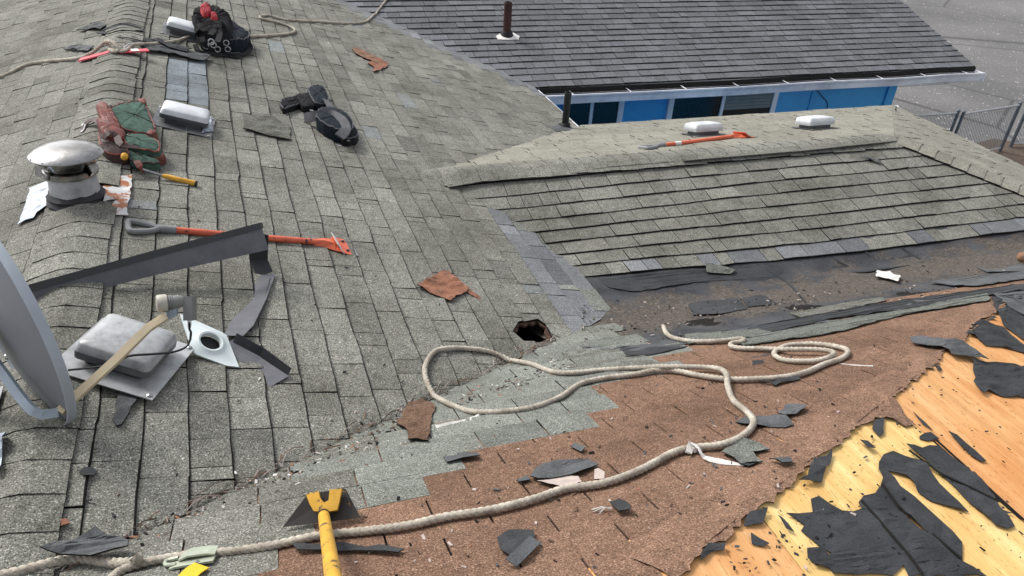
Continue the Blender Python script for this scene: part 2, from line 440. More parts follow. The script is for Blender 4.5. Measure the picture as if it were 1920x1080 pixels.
# valley felt: the stripped ground between the two wings
vf = MB(); idx = {}
NX, NY = 150, 70
for i in range(NX + 1):
    for j in range(NY + 1):
        x = lerp(2.2, 8.0, i / NX); y = lerp(2.15, 4.1, j / NY)
        bz = .010 * math.sin(x * 9 + 2 * math.sin(y * 7)) * math.sin(y * 8 + x) + R.uniform(-.002, .002)
        idx[i, j] = vf.add([(x, y, trough(x, y) - .002 + (bz * .6 if j < NY - 4 else 0))])
for i in range(NX):
    for j in range(NY):
        x = lerp(2.2, 8.0, (i + .5) / NX); y = lerp(2.15, 4.1, (j + .5) / NY)
        if zH(x, y) < max(zC(x, y), zD(x, y)) - .02: continue
        if zE(x, y) < zD(x, y) - .01: continue
        k = 1 - abs(y - (3.14 + .05 * (x - 2.5))) / .62        # dirt has washed into the bottom
        vf.face((idx[i, j], idx[i + 1, j], idx[i + 1, j + 1], idx[i, j + 1]), tint=max(0, min(1, .16 + .62 * k)))
vf.obj('valley_felt', 'dirty_felt', house, smooth=True, label='stripped black felt with dirt in the valley between two wings')
# the slope under the brown shingles
bd = MB(); bd.poly([(x, y, zD(x, y) - .006) for x, y in [(-1.6, .2), (-.05, .2), (.2, .318), (1.65, .982), (4.9, 2.468), (4.9, 3.0), (2.2, 3.0), (-1.6, 3.0)]])
bd.poly([(x, y, zD(x, y) - .006) for x, y in [(-1.6, .2), (-1.6, -.8), (-.4, -.8), (.2, .318)]])
bd.obj('roof_slope', 'underlay', house)
# inside the hole: attic floor and broken board edges
at_ = MB(); at_.box((.2, 1.0, -1.5), (4.0, 0, 0), (0, 7, 0), (0, 0, .02)); at_.obj('attic_floor', 'underlay', house)
hc = Vector((sum(p[0] for p in HOLE) / len(HOLE), sum(p[1] for p in HOLE) / len(HOLE), 0))
for i in range(len(HOLE)):
    p, q = Vector((*HOLE[i], 0)), Vector((*HOLE[(i + 1) % len(HOLE)], 0))
    n = max(2, int((q - p).length / .03)); b = MB(); out = []; inn = []
    for k in range(n + 1):
        a = p.lerp(q, k / n); c = a + (hc - a).normalized() * (R.uniform(.004, .028) if 0 < k < n else .004)
        out.append(Vector((a.x, a.y, zA(a.x, a.y) - .006))); inn.append(Vector((c.x, c.y, zA(c.x, c.y) - .010)))
    b.slab(out + inn[::-1], -.014); b.obj('broken_board', 'rotten_wood', house)

# walls under the eaves
wb = MB()
for o_, a_, b_ in [((4.05, 7.2, -3.9), (.1, 0, 0), (0, 2.2, 0)), ((4.1, 7.17, -3.9), (4.6, -.145, 0), (0, .1, 0)), ((8.6, 4.2, -3.9), (.1, 0, 0), (0, 2.9, 0))]:
    wb = MB(); wb.box(o_, a_, b_, (0, 0, 2.55)); wb.obj('wall', 'blue_paint', house)
# eave trim: thin white drip edges and a gutter end
for pa, pb in [((XE + .012, 7.56, ZE - .03), (XE + .012, 8.92, ZE - .03)), ((XE + .0, 7.575, ZE - .02), (9.02, 7.43, ZE - .02))]:
    b = MB(); d = (Vector(pb) - Vector(pa)).normalized(); s = d.cross(Vector((0, 0, 1)))
    if s.dot(Vector((1, .6, 0))) < 0: s = -s
    b.box(Vector(pa) - s * .02 - Vector((0, 0, .05)), Vector(pb) - Vector(pa), s * .045, (0, 0, .062)); b.obj('eave_trim', 'gutter_white', house)

# ---- shingles
ALL = []            # (size in the picture, polygons with heights, tint, blue, material, slope)
EXP = .143
def lay(f, o, along, down, pitch, k0, k1, s0, s1, mat, slope, keep, clips=(), th=.008, widths=(.10, .13, .165, .2, .25, .31), gap=.0045,
        exp=EXP, tintf=None, bluef=None, hole=None, jit=.003, matf=None, even=False, twin=.4, edge=.0036):
    ep = exp / math.sqrt(1 + pitch * pitch)
    for k in range(k0, k1):
        s = s0 + R.uniform(0, .3) if not even else s0 + (k % 2) * widths[0] / 2
        t0, t1 = k * ep, (k + 1) * ep
        prev = R.uniform(-jit, jit)
        while s < s1:
            w = R.choice(widths); a, b = s, min(s + w, s1); s += w
            j1 = R.uniform(-jit, jit); jm = (prev + j1) / 2 + R.uniform(-jit, jit) * .6
            wb = edge * R.uniform(.7, 1.4)
            q = [(a + gap / 2, t0 - .02), (b - gap / 2, t0 - .02), (b - gap / 2, t1 + j1 - wb), ((a + b) / 2, t1 + jm - wb), (a + gap / 2, t1 + prev - wb)]
            q2 = [(a + gap / 2, t1 + prev - wb), ((a + b) / 2, t1 + jm - wb), (b - gap / 2, t1 + j1 - wb), (b - gap / 2, t1 + j1), ((a + b) / 2, t1 + jm), (a + gap / 2, t1 + prev)]
            prev = j1
            pl = [(o[0] + along[0] * u + down[0] * v, o[1] + along[1] * u + down[1] * v) for u, v in q]
            pe = [(o[0] + along[0] * u + down[0] * v, o[1] + along[1] * u + down[1] * v) for u, v in q2]
            cx = sum(p[0] for p in pl) / 5; cy = sum(p[1] for p in pl) / 5
            if not keep(cx, cy): continue
            for n, c in clips:
                pl = clip(pl, n, c)
                if len(pl) < 3: break
                if len(pe) > 2: pe = clip(pe, n, c)
            if len(pl) < 3 or abs(area(pl)) < 4e-4: continue
            if area(pl) < 0: pl.reverse()
            pls = [pl]
            if hole and any(in_poly(x, y, [(hx + (hx - hc.x) * .6, hy + (hy - hc.y) * .6) for hx, hy in hole]) for x, y in pl + [(cx, cy)]):
                pls = minus_convex(pl, hole)
            extra = (.004 if R.random() < twin else 0) + R.uniform(-.001, .0015)
            def lift(x, y):
                v = ((x - o[0]) * down[0] + (y - o[1]) * down[1] - t0) / ep
                return .0015 + (th + extra) * max(0, min(1.1, v + .12))
            g = [[(x, y, f(x, y) + lift(x, y), f(x, y) - .003) for x, y in p] for p in pls]
            if edge and len(pe) > 2 and abs(area(pe)) > 1e-6:      # course shadow line, painted as a dark strip on the lower edge
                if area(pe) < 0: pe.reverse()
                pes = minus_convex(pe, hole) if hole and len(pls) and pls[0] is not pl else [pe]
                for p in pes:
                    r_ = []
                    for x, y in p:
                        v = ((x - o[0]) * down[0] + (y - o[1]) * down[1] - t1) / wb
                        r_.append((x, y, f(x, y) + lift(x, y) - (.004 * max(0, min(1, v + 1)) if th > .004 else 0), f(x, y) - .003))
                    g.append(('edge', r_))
            pr = proj((cx, cy, f(cx, cy)))
            size = -1
            if pr and -80 < pr[0] < 2000 and -80 < pr[1] < 1160: size = abs(area(pl)) / pr[2] ** 2
            tint = min(1, max(0, R.gauss(.5, .2) if not tintf else tintf(cx, cy)))
            ALL.append((size, g, tint, bluef(cx, cy) if bluef else 0.0, matf(cx, cy) if matf else mat, slope))
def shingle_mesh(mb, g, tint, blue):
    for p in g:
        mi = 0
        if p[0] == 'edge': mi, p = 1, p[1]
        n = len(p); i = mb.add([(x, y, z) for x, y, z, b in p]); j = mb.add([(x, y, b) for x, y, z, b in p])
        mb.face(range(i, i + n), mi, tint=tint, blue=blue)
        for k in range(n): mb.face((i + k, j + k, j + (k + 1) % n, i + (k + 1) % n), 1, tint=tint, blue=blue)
cpA = math.sqrt(1 + M * M)
XB0 = .05                      # first course starts under the ridge caps
def above(f):
    return lambda x, y: f(x, y) > roof(x, y) - .09
valley_x = 2.52
PATCH = [cast(*q, f=zA) for q in [(303, 108), (376, 118), (377, 193), (296, 190)]]
PATCH = [(p.x, p.y) for p in PATCH]
def blueA(x, y):
    d = (zA(x, y) - zG(x, y)) / .43
    if in_poly(x, y, PATCH): return 1.0
    return 0.0 if R.random() > .012 else .5
def matA(x, y):
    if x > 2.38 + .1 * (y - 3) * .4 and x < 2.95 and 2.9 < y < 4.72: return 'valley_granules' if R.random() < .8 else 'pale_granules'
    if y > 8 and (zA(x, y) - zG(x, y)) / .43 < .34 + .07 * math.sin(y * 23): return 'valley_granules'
    return 'olive_granules'
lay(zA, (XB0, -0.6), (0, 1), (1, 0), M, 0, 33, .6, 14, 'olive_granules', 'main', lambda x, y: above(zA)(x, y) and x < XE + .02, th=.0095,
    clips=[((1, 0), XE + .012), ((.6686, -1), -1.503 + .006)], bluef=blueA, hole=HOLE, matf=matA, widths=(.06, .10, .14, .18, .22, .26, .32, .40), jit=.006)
lay(zA, (-XB0, -0.6), (0, 1), (-1, 0), M, 0, 30, .6, 14.5, 'olive_granules', 'back', above(zA), th=.0095, widths=(.12, .16, .2, .25, .31), tintf=lambda x, y: R.gauss(.42, .15))
# far wing, slope towards the camera: courses run along the ridge
aw = Vector((1, AZ)).normalized(); dw = (AZ * aw.x * -1 * -1, -aw.x)
dw = (aw.y, -aw.x)             # down the slope, towards the camera
hipn = Vector((.45, .25, 0))   # clip lines of the hips in plan
def hipclip(pA, pB, inside):
    n = (pB[1] - pA[1], -(pB[0] - pA[0])); c = n[0] * pA[0] + n[1] * pA[1]
    if n[0] * inside[0] + n[1] * inside[1] > c: n = (-n[0], -n[1]); c = -c
    return (n, c)
RE = (6.34, 4.945)             # end of the far wing's ridge
HIPN = (7.50, 3.60)            # on the near hip
HIPF = (9.0, 7.52)
def tidC(x, y): return R.gauss(.36, .17)
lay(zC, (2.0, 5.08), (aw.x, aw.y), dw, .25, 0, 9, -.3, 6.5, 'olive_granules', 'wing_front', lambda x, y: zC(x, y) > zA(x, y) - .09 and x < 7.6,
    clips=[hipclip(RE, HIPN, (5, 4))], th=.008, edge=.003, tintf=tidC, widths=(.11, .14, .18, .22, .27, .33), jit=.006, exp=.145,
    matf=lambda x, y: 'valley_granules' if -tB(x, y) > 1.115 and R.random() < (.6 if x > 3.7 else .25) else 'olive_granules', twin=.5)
# far wing, slope away from the camera
lay(zF, (2.0, 5.08), (aw.x, aw.y), (-dw[0], -dw[1]), .292, 0, 19, -.2, 7.3, 'skylit_granules', 'wing_back',
    lambda x, y: zF(x, y) > zA(x, y) - .03, clips=[hipclip(RE, HIPF, (5, 6)), hipclip((XE, 7.592), (9, 7.45), (5, 6))], th=.006, tintf=lambda x, y: R.gauss(.55, .1), jit=.002, widths=(.2, .25, .31), gap=.006)
lay(zH, (6.34, 2.0), (0, 1), (1, 0), .29, 0, 20, 0, 5.6, 'skylit_granules', 'hip_end', lambda x, y: zH(x, y) > zD(x, y),
    clips=[hipclip(RE, HIPN, (8.5, 5)), hipclip(RE, HIPF, (8.5, 5)), ((1, 0), 9.03)], th=.006, tintf=lambda x, y: R.gauss(.55, .1), widths=(.2, .25, .31), jit=.002, gap=.006)
# near wing: old brown shingles with cut tabs, uncovered
DO = (1.34, 2.4)
daw = (aw.x, aw.y); ddn = (-aw.y, aw.x)     # down this slope is away from the camera
HP0 = (1.65, .974)
def hx(x): return HP0[1] + (x - HP0[0]) * .215 / .44 * (1 + 0) + AZ * 0
OLIVE = [cast(*q, f=zD) for q in [(520, 1300), (590, 1085), (632, 985), (690, 938), (740, 925), (880, 893), (925, 855), (910, 842), (1030, 826), (1098, 803), (1072, 775), (1120, 757), (1150, 745), (1130, 725), (1200, 705), (1260, 690)]]
OLIVE = [(p.x, p.y) for p in OLIVE] + [(3.0, 3.4), (-3, 3.4), (-3, -1), (.3, -1)]
lay(zD, DO, daw, ddn, .44, -16, 4, -2.6, 4.2, 'brown_granules', 'brown', lambda x, y: zD(x, y) > zA(x, y) - .03 and zD(x, y) < zE(x, y) + .02 and y < 2.72,
    th=.004, widths=(.305,), gap=.007, exp=.127, even=True, jit=.002, twin=0, edge=0, tintf=lambda x, y: R.gauss(.5, .11), clips=[hipclip(HP0, (4.35, 2.209), (1.6, 2))])
# olive shingles still lying on the brown ones, towards the valley
lay(lambda x, y: zD(x, y) + .002, DO, daw, ddn, .44, -13, 6, -2.6, 1.4, 'pale_granules', 'upper', lambda x, y: zD(x, y) > zA(x, y) - .06 and in_poly(x, y, OLIVE) and x < 2.6, th=.008, jit=.004, clips=[((-.6686, 1), 1.503 - .004)],
    widths=(.16, .2, .25, .31, .36), tintf=lambda x, y: R.gauss(.5, .13) if x > .95 else R.gauss(.42, .1), matf=lambda x, y: 'pale_granules' if x > .93 + .12 * math.sin(y * 9) else 'olive_granules')
brown = [a for a in ALL if a[4] == 'brown_granules']; other = [a for a in ALL if a[4] != 'brown_granules']
def publish(lst, name, limit, parent, stuffname):
    lst = sorted(lst, key=lambda a: -a[0])
    for a in lst[:limit]:
        mb = MB(); shingle_mesh(mb, a[1], a[2], a[3]); mb.obj(name, [a[4], 'edge_and_shadow' if name != 'brown_shingle' else 'brown_granules'], parent)
    rest = {}
    for a in lst[limit:]: rest.setdefault((a[4], a[5]), []).append(a)
    for (m, sl), l in rest.items():
        mb = MB()
        for a in l: shingle_mesh(mb, a[1], a[2], a[3])
        mb.obj(stuffname, [m, 'edge_and_shadow' if name != 'brown_shingle' else 'brown_granules'], parent, kind='stuff')
publish(brown, 'brown_shingle', 300, house, 'brown_shingles')
publish(other, 'shingle', 300, house, 'shingles')

# ---- ridge and hip caps: each one a folded piece
def cap(p0, d, side_l, side_r, length, w, lift0, lift1, tint, mat='olive_granules', name='ridge_cap', parent=None, blue=0, skirt=.0075):
    """a cap laid along d from p0; side_l / side_r run down the two slopes"""
    mb = MB(); p0 = Vector(p0); d = Vector(d).normalized(); prof_ = [(-1, 0), (-.55, 0), (-.2, .006), (0, .012), (.2, .006), (.55, 0), (1, 0)]
    rings = []
    for q, lf in ((0, lift0), (.5, (lift0 + lift1) / 2), (1, lift1)):
        c = p0 + d * length * q; top = []
        for u, e in prof_:
            sd = side_r if u > 0 else side_l
            top.append(c + Vector(sd) * abs(u) * w + Vector((0, 0, lf - (.014 if abs(u) < .1 else (.004 if abs(u) < .3 else 0)) + e * .3 + R.uniform(-.0015, .0015))))
        rings.append(top)
    idx = [mb.add(r) for r in rings]; low = [mb.add([v - Vector((0, 0, skirt)) for v in r]) for r in rings]
    n = len(prof_)
    for a in range(2):
        for j in range(n - 1):
            mb.face((idx[a] + j, idx[a + 1] + j, idx[a + 1] + j + 1, idx[a] + j + 1), 0, tint=tint, blue=blue)
        mb.face((idx[a], low[a], low[a + 1], idx[a + 1]), 1, tint=tint); mb.face((idx[a] + n - 1, idx[a + 1] + n - 1, low[a + 1] + n - 1, low[a] + n - 1), 1, tint=tint)
    for j in range(n - 1):
        mb.face((idx[0] + j, idx[0] + j + 1, low[0] + j + 1, low[0] + j), 1, tint=tint)
    return mb.obj(name, [mat, 'edge_and_shadow'], parent or house)
y = 1.45; sl = Vector((-1, 0, -M)).normalized(); sr = Vector((1, 0, -M)).normalized()
while y < 13.2:
    L = EXP + .05
    sk = Vector((0, 0, 0))
    if not (3.66 < y < 3.95):
        cap((R.uniform(-.006, .006), y, .006), (R.uniform(-.02, .02), 1, 0), sl, sr, L, .150 + R.uniform(-.004, .004), .021, .0165, R.gauss(.42, .12), skirt=.005)
    y += EXP
# far wing ridge and hip
s = -.15
while s < 4.2:
    p = Vector((2.0 + aw.x * s, 5.08 + aw.y * s, -.62))
    slo = Vector((dw[0], dw[1], -.27)).normalized(); sfa = Vector((-dw[0], -dw[1], -.292)).normalized()
    if s < .35: slo = Vector((dw[0], dw[1], -.33)).normalized()
    cap(p + Vector((0, 0, .006)), Vector((aw.x, aw.y, 0)), sfa, slo, EXP + .05, .155 + R.uniform(-.008, .012), .019, .015, R.gauss(.62, .10), skirt=.005); s += EXP
def hipcaps(a, b, sa, sb, n0=0):
    a, b = Vector(a), Vector(b); L = (b - a).length; d = (a - b).normalized(); s = 0
    while s < L - .1:
        p = b + d * s
        cap(p + Vector((0, 0, .012)), d, sa, sb, EXP + .05, .135, .026, .016, R.gauss(.45, .10), 'skylit_granules', name='hip_cap'); s += EXP
hipcaps((6.34, 4.945, -.62), (HIPN[0], HIPN[1], zH(*HIPN)), Vector((-.8, -.6, -.2)).normalized() * .95, Vector((.85, .5, -.25)).normalized() * .95)
# lifted strips of shingle under the far ridge
for pts, lf in [([(1278, 306), (1380, 298), (1500, 288), (1640, 272), (1700, 266)], .026), ([(838, 352), (920, 338), (1050, 326), (1140, 314), (1260, 304)], .008)]:
    b = MB(); P = [cast(*q) + Vector((0, 0, lf + R.uniform(-.004, .004))) for q in pts]
    b.ribbon(P, (0, .2, 1), .07, .006); b.obj('lifted_shingle_strip', 'olive_granules', house)

# ---- torn hip of brown shingles draped on the ridge line, and the plywood beside it
Z3 = lambda x_, y_: (1240 + .4816 * x_, 560 + .4816 * y_)
TORN = [(60, 1110), (90, 1080), (140, 1010), (180, 965), (245, 950), (300, 890), (345, 840), (430, 800), (450, 765), (520, 715), (540, 680), (570, 655), (620, 610), (665, 585), (720, 545), (755, 500), (800, 490), (860, 465), (905, 480), (960, 510), (975, 485), (930, 430), (898, 390), (940, 355), (1000, 310), (1040, 280), (1085, 240), (1090, 210), (1170, 175), (1190, 150), (1200, 112), (1245, 85), (1300, 60), (1290, 32)]
tp = [cast(*Z3(*q)) for q in TORN]
fine = []
for a, b in zip(tp, tp[1:]):
    n = max(1, int((b - a).length / .02))
    for k in range(n): fine.append(a.lerp(b, k / n))
fine.append(tp[-1])
hd = Vector((2.7, 1.235, 0)).normalized(); hnn = Vector((-hd.y, hd.x, 0))
th_ = MB(); rows = []
for i, p in enumerate(fine):
    jx, jy = R.uniform(-.009, .009), R.uniform(-.009, .009)
    e = Vector((p.x + jx, p.y + jy, 0)); rel = e - Vector((*HP0, 0)); al = rel.dot(hd); ac = rel.dot(hnn)
    inner = .13 + .02 * math.sin(al * 6)
    pts = []
    for q in (0, .25, .5, .75, 1):
        c = Vector((*HP0, 0)) + hd * al + hnn * lerp(inner, ac, q)
        z = roof(c.x, c.y) + .007 + (.003 * math.sin(al * 31) + R.uniform(0, .006) if q == 1 else .004 * math.sin(al * 12 + q * 4))
        if q == 0: z = roof(c.x, c.y) + .003
        pts.append((c.x, c.y, z))
    rows.append(pts)
ii = [th_.add(r) for r in rows]; jj = [th_.add([(x, y, z - .004) for x, y, z in r]) for r in rows]
for a in range(len(rows) - 1):
    for q in range(4): th_.face((ii[a] + q + 1, ii[a + 1] + q + 1, ii[a + 1] + q, ii[a] + q), 0, tint=.72)
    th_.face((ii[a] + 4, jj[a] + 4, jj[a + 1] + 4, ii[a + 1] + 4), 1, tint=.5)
th_.obj('torn_hip_shingle', ['brown_granules', 'edge_and_shadow'], house, label='ragged torn edge of brown shingle along the hip')
for x0, x1, mt in [(-.2, .98, 'plywood_orange'), (.984, 1.996, 'plywood_orange'), (2.0, 2.966, 'plywood_yellow'), (2.972, 4.186, 'plywood_orange'), (4.19, 5.4, 'plywood_orange'), (5.404, 6.62, 'plywood_orange'), (6.624, 7.84, 'plywood_orange')]:
    pl = [(x0, -1), (x1, -1), (x1, 4), (x0, 4)]
    nh = hipclip(HP0, (HP0[0] + hd.x, HP0[1] + hd.y), (3, 0)); pl = clip(pl, nh[0], nh[1] + .0)
    b = MB(); b.slab([(x, y, zE(x, y) - .012) for x, y in pl], .012); b.obj('plywood_sheet', mt, house)
pl = [(.6, .2), (4.9, 2.2), (4.9, 2.9), (.6, .9)]
nh = hipclip(HP0, (HP0[0] + hd.x, HP0[1] + hd.y), (1, 2)); pl = clip(pl, nh[0], nh[1]); pl = clip(pl, (-nh[0][0], -nh[0][1]), -nh[1] + .16)
b = MB(); b.slab([(x, y, zD(x, y) - .005) for x, y in pl], .0045); b.obj('plywood_sheet', 'plywood_orange', house)
b = MB()
for i in range(7):                                       # long splinters along the open joint
    xx = 2.975 + R.uniform(-.012, .012); y0 = R.uniform(.7, 1.4)
    b.box((xx, y0, zE(xx, 0) + .001), (.006 * R.uniform(.5, 1.3), 0, 0), (R.uniform(-.01, .01), R.uniform(.1, .35), 0), (0, 0, .004))
b.obj('splinters', 'underlay', house)
def wrinkle(o, amp, freq, longest=.045):
    """bend a thin sheet: finer mesh, then lift it here and there"""
    bm = bmesh.new(); bm.from_mesh(o.data)
    for _ in range(3):
        ed = [e for e in bm.edges if e.calc_length() > longest]
        if not ed: break
        bmesh.ops.subdivide_edges(bm, edges=ed, cuts=1); bmesh.ops.triangulate(bm, faces=[f for f in bm.faces if len(f.verts) > 3])
    off = Vector((R.uniform(0, 50), R.uniform(0, 50), 0))
    for v in bm.verts:
        k = mnoise.noise((Vector((v.co.x, v.co.y, 0)) + off) * freq) + .5 * mnoise.noise((Vector((v.co.x, v.co.y, 0)) - off) * freq * 2.3)
        v.co.z += amp * max(0, k + .12)
    bm.to_mesh(o.data); bm.free()
def draped(name, pxs, mat, h=.003, th=.002, parent=house, zoomed=True, curl=0, mis=None, **tags):
    P = [cast(*(Z3(*q) if zoomed else q)) for q in pxs]
    # roughen the outline
    out = []
    for i, p in enumerate(P):
        q = P[(i + 1) % len(P)]; n = max(1, int((q - p).length / .035))
        for k in range(n):
            v = p.lerp(q, k / n); j = min(.006, (q - p).length * .12)
            v = v + Vector((R.uniform(-j, j), R.uniform(-j, j), 0))
            out.append(Vector((v.x, v.y, roof(v.x, v.y) + h + R.uniform(0, curl * .4))))
    b = MB(); b.slab(out, th, mi=0, mis=(1 if mis else None))
    o = b.obj(name, [mat] + ([mis] if mis else []), parent, **tags)
    if curl: wrinkle(o, curl * 2.2 if zoomed else curl * 2.6, 9 if zoomed else 13)
    return o
FELT = [
 [(485, 848), (585, 835), (580, 790), (610, 785), (660, 812), (705, 835), (745, 833), (778, 825), (765, 803), (790, 770), (835, 765), (850, 745), (1000, 900), (1160, 1020), (1270, 1085), (960, 1085), (945, 1045), (900, 1075), (660, 1075), (655, 1050), (590, 1045), (640, 1010), (655, 995), (600, 960), (545, 910), (555, 890), (520, 860)],
 [(845, 640), (870, 615), (900, 600), (950, 620), (1000, 628), (1080, 720), (1190, 835), (1120, 815), (1040, 790), (990, 755), (960, 700), (880, 675), (930, 740), (1020, 810), (1100, 880), (1160, 950), (1160, 1020), (1000, 900), (850, 745), (850, 700)],
 [(955, 575), (1010, 590), (1080, 580), (1180, 660), (1290, 770), (1310, 810), (1375, 895), (1345, 905), (1290, 880), (1200, 800), (1100, 700), (1010, 620)],
 [(1205, 240), (1300, 255), (1420, 265), (1420, 390), (1330, 385), (1270, 365), (1250, 378), (1230, 370)],
 [(1205, 110), (1245, 90), (1330, 115), (1412, 190), (1430, 220), (1340, 195), (1260, 185), (1215, 150), (1180, 145)],
 [(1280, 0), (1420, -10), (1430, 180), (1330, 110), (1295, 40)],
 [(570, 660), (600, 625), (665, 600), (660, 650), (625, 685), (620, 720), (590, 730), (525, 715), (560, 700)],
 [(320, 870), (345, 840), (405, 825), (390, 880), (320, 895)],
 [(145, 1000), (190, 960), (245, 965), (250, 995), (200, 995), (150, 1030)],
 [(342, 925), (415, 958), (395, 965), (350, 962)],
 [(555, 980), (620, 975), (660, 1015), (600, 1045), (565, 1015)],
 [(1110, 522), (1150, 540), (1265, 640), (1240, 640), (1165, 585)],
 [(1000, 535), (1050, 525), (1080, 550), (1040, 560), (1005, 550)],
 [(830, 480), (860, 470), (868, 490), (852, 545), (825, 515)],
 [(770, 560), (800, 565), (825, 590), (800, 595)],
 [(980, 445), (1005, 465), (1050, 520), (1010, 490)],
 [(452, 855), (470, 865), (510, 915), (480, 900)],
 [(1308, 825), (1330, 830), (1358, 840), (1335, 842)],
 [(1060, 270), (1080, 268), (1092, 282), (1075, 290)],
 [(1205, 795), (1215, 790), (1260, 850), (1250, 850)]]
for i, q in enumerate(FELT): draped('felt_patch', q, 'felt', h=.002 + .0012 * (i % 3), th=.0025, curl=.008)
draped('felt_patch', [(965, 165), (1010, 160), (1100, 175), (1170, 185), (1240, 240), (1270, 255), (1210, 245), (1130, 235), (1090, 205), (970, 190)], 'felt_grey', h=.022, th=.003, curl=.008)
# lap lines in the felt: raised ribs where one sheet lies on the next
for pts in [[(775, 795), (870, 905), (960, 1010), (1010, 1080)], [(855, 730), (920, 820), (1040, 920), (1160, 1020)], [(960, 600), (1080, 690), (1200, 745), (1310, 800)]]:
    b = MB(); P = [cast(*Z3(*q)) + Vector((0, 0, .011)) for q in pts]; b.ribbon(P, (0, 0, 1), .008, .003); b.obj('felt_lap', 'underlay', house)
# leftover strips at the foot of the brown slope
STRIPS = [([(1090, 652), (1200, 648), (1330, 626), (1520, 596), (1560, 604), (1330, 640), (1180, 668)], 'felt_grey'),
 ([(1160, 655), (1290, 652), (1245, 664), (1200, 670), (1175, 672)], 'felt'),
 ([(1380, 640), (1560, 605), (1700, 582), (1850, 552), (1855, 566), (1700, 592), (1560, 628), (1390, 652)], 'pale_granules'),
 ([(1280, 632), (1420, 622), (1460, 630), (1380, 640), (1290, 650)], 'pale_granules'),
 ([(1060, 660), (1170, 652), (1250, 690), (1150, 700), (1050, 690)], 'olive_granules'),
 ([(1480, 590), (1560, 575), (1650, 560), (1660, 566), (1560, 590), (1500, 598)], 'olive_granules'),
 ([(1400, 618), (1600, 580), (1720, 562), (1920, 535), (1925, 548), (1720, 580), (1560, 600), (1420, 632)], 'felt'),
 ([(1740, 532), (1800, 525), (1920, 512), (1925, 526), (1830, 540), (1790, 540)], 'felt_grey'),
 ([(1830, 503), (1860, 508), (1925, 495), (1925, 510), (1850, 512)], 'felt_grey'),
 ([(1690, 563), (1768, 560), (1776, 578), (1730, 580), (1690, 575)], 'felt_grey'),
 ([(1860, 555), (1925, 540), (1930, 600), (1890, 580)], 'felt_grey')]
for i, (q, mt) in enumerate(STRIPS): draped('leftover_strip', q, mt, h=.004 + .003 * (i % 4), th=.004, zoomed=False, curl=.003)

for i, q in enumerate([[(1120, 522), (1200, 514), (1330, 506), (1425, 500), (1470, 512), (1492, 530), (1440, 536), (1370, 528), (1300, 531), (1240, 540), (1190, 548), (1140, 540)], [(1290, 572), (1340, 562), (1382, 560), (1402, 580), (1350, 590), (1300, 592)], [(1392, 560), (1425, 554), (1446, 560), (1442, 573), (1400, 577)], [(1138, 586), (1176, 580), (1192, 590), (1165, 597)], [(1560, 500), (1640, 490), (1730, 478), (1760, 486), (1700, 500), (1620, 512)]]):
    draped('felt_remnant', q, 'felt', h=.004, th=.002, zoomed=False, curl=.002)
for pts in ([(1418, 494), (1440, 508), (1478, 532), (1510, 566)], [(1562, 480), (1574, 492), (1600, 505)], [(1690, 464), (1705, 474), (1730, 490)], [(1622, 472), (1636, 482), (1640, 492)]):
    b = MB(); P = catmull([cast(*q, .004) for q in pts], .03); b.tube(P, [.004 + .008 * math.sin(math.pi * i / (len(P) - 1)) for i in range(len(P))], 6); b.obj('felt_fold', 'felt', house, smooth=True)

# ------------------------------------------------------------------ the blue house behind
blue = empty('blue_house', (8.0, 9.4, -3.9), 'blue house with dark grey shingle roof and long white gutter', 'house')
def GP(x, t, z): return Vector((x, 8.92 + AZ * (x - 4.43) + t, z))
b = MB(); b.poly([GP(4.43, 0, ZE - .004), GP(11.7, 0, ZE - .004), GP(11.7, 8, ZE + 8 * .305 - .004), GP(-1.5, 8, ZE + 8 * .305 - .004), GP(-1.5, 5.5, ZE + 5.5 * .305 - .004)]); b.obj('roof_deck', 'underlay', blue)
gALL = ALL; ALL = []
lay(zG, (4.43, 8.92 + 58 * EXP / math.sqrt(1 + .305 ** 2)), (aw.x, aw.y), dw, .305, 22, 58, -5.5, 7.7, 'dark_granules', 'gable', lambda x, y: zG(x, y) > zA(x, y) - .05, th=.010, clips=[((1, 0), 11.72)], widths=(.12, .16, .2, .25, .31),
    tintf=lambda x, y: R.gauss(.5, .16), bluef=lambda x, y: .6 if (zG(x, y) - zA(x, y)) / .43 < .12 else 0.0, jit=.0025)
publish(ALL, 'grey_shingle', 300, blue, 'grey_shingles')
# fascia, gutter with its dark trough, wall planks, windows
b = MB(); b.box(GP(4.46, .01, ZE - .24), GP(11.68, .01, 0) - GP(4.46, .01, 0), (0, .025, 0), (0, 0, .225)); b.obj('fascia', 'white_trim', blue)
gp = [(0.005, -.03), (0.005, -.14), (-.135, -.152), (-.150, -.085), (-.166, -.05), (-.178, -.040), (-.178, -.018), (-.150, -.022), (-.142, -.07), (-.128, -.138), (-.004, -.126), (-.004, -.03)]
b = MB(); xs = [4.44, 6.0, 7.4, 8.8, 10.2, 11.0, 11.76]; sag = [0, -.008, -.012, .004, -.006, .014, .006]
b.loft([[GP(x, t, ZE - .030 + z + sg) for t, z in gp] for x, sg in zip(xs, sag)], cap0=True); gut = b.obj('gutter', 'gutter_white', blue)
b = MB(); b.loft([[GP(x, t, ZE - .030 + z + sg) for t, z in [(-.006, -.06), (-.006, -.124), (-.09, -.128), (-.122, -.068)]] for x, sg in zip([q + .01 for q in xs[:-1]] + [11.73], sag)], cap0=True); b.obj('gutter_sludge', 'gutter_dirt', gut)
b = MB(); b.loft([[GP(x, t, ZE - .030 + z + sg) for t, z in [(.004, .020), (.004, -.05), (-.012, -.05), (-.012, .020)]] for x, sg in zip([q + .01 for q in xs[:-1]] + [11.73], sag)], cap0=True); b.obj('gutter_back', 'gutter_dirt', gut)
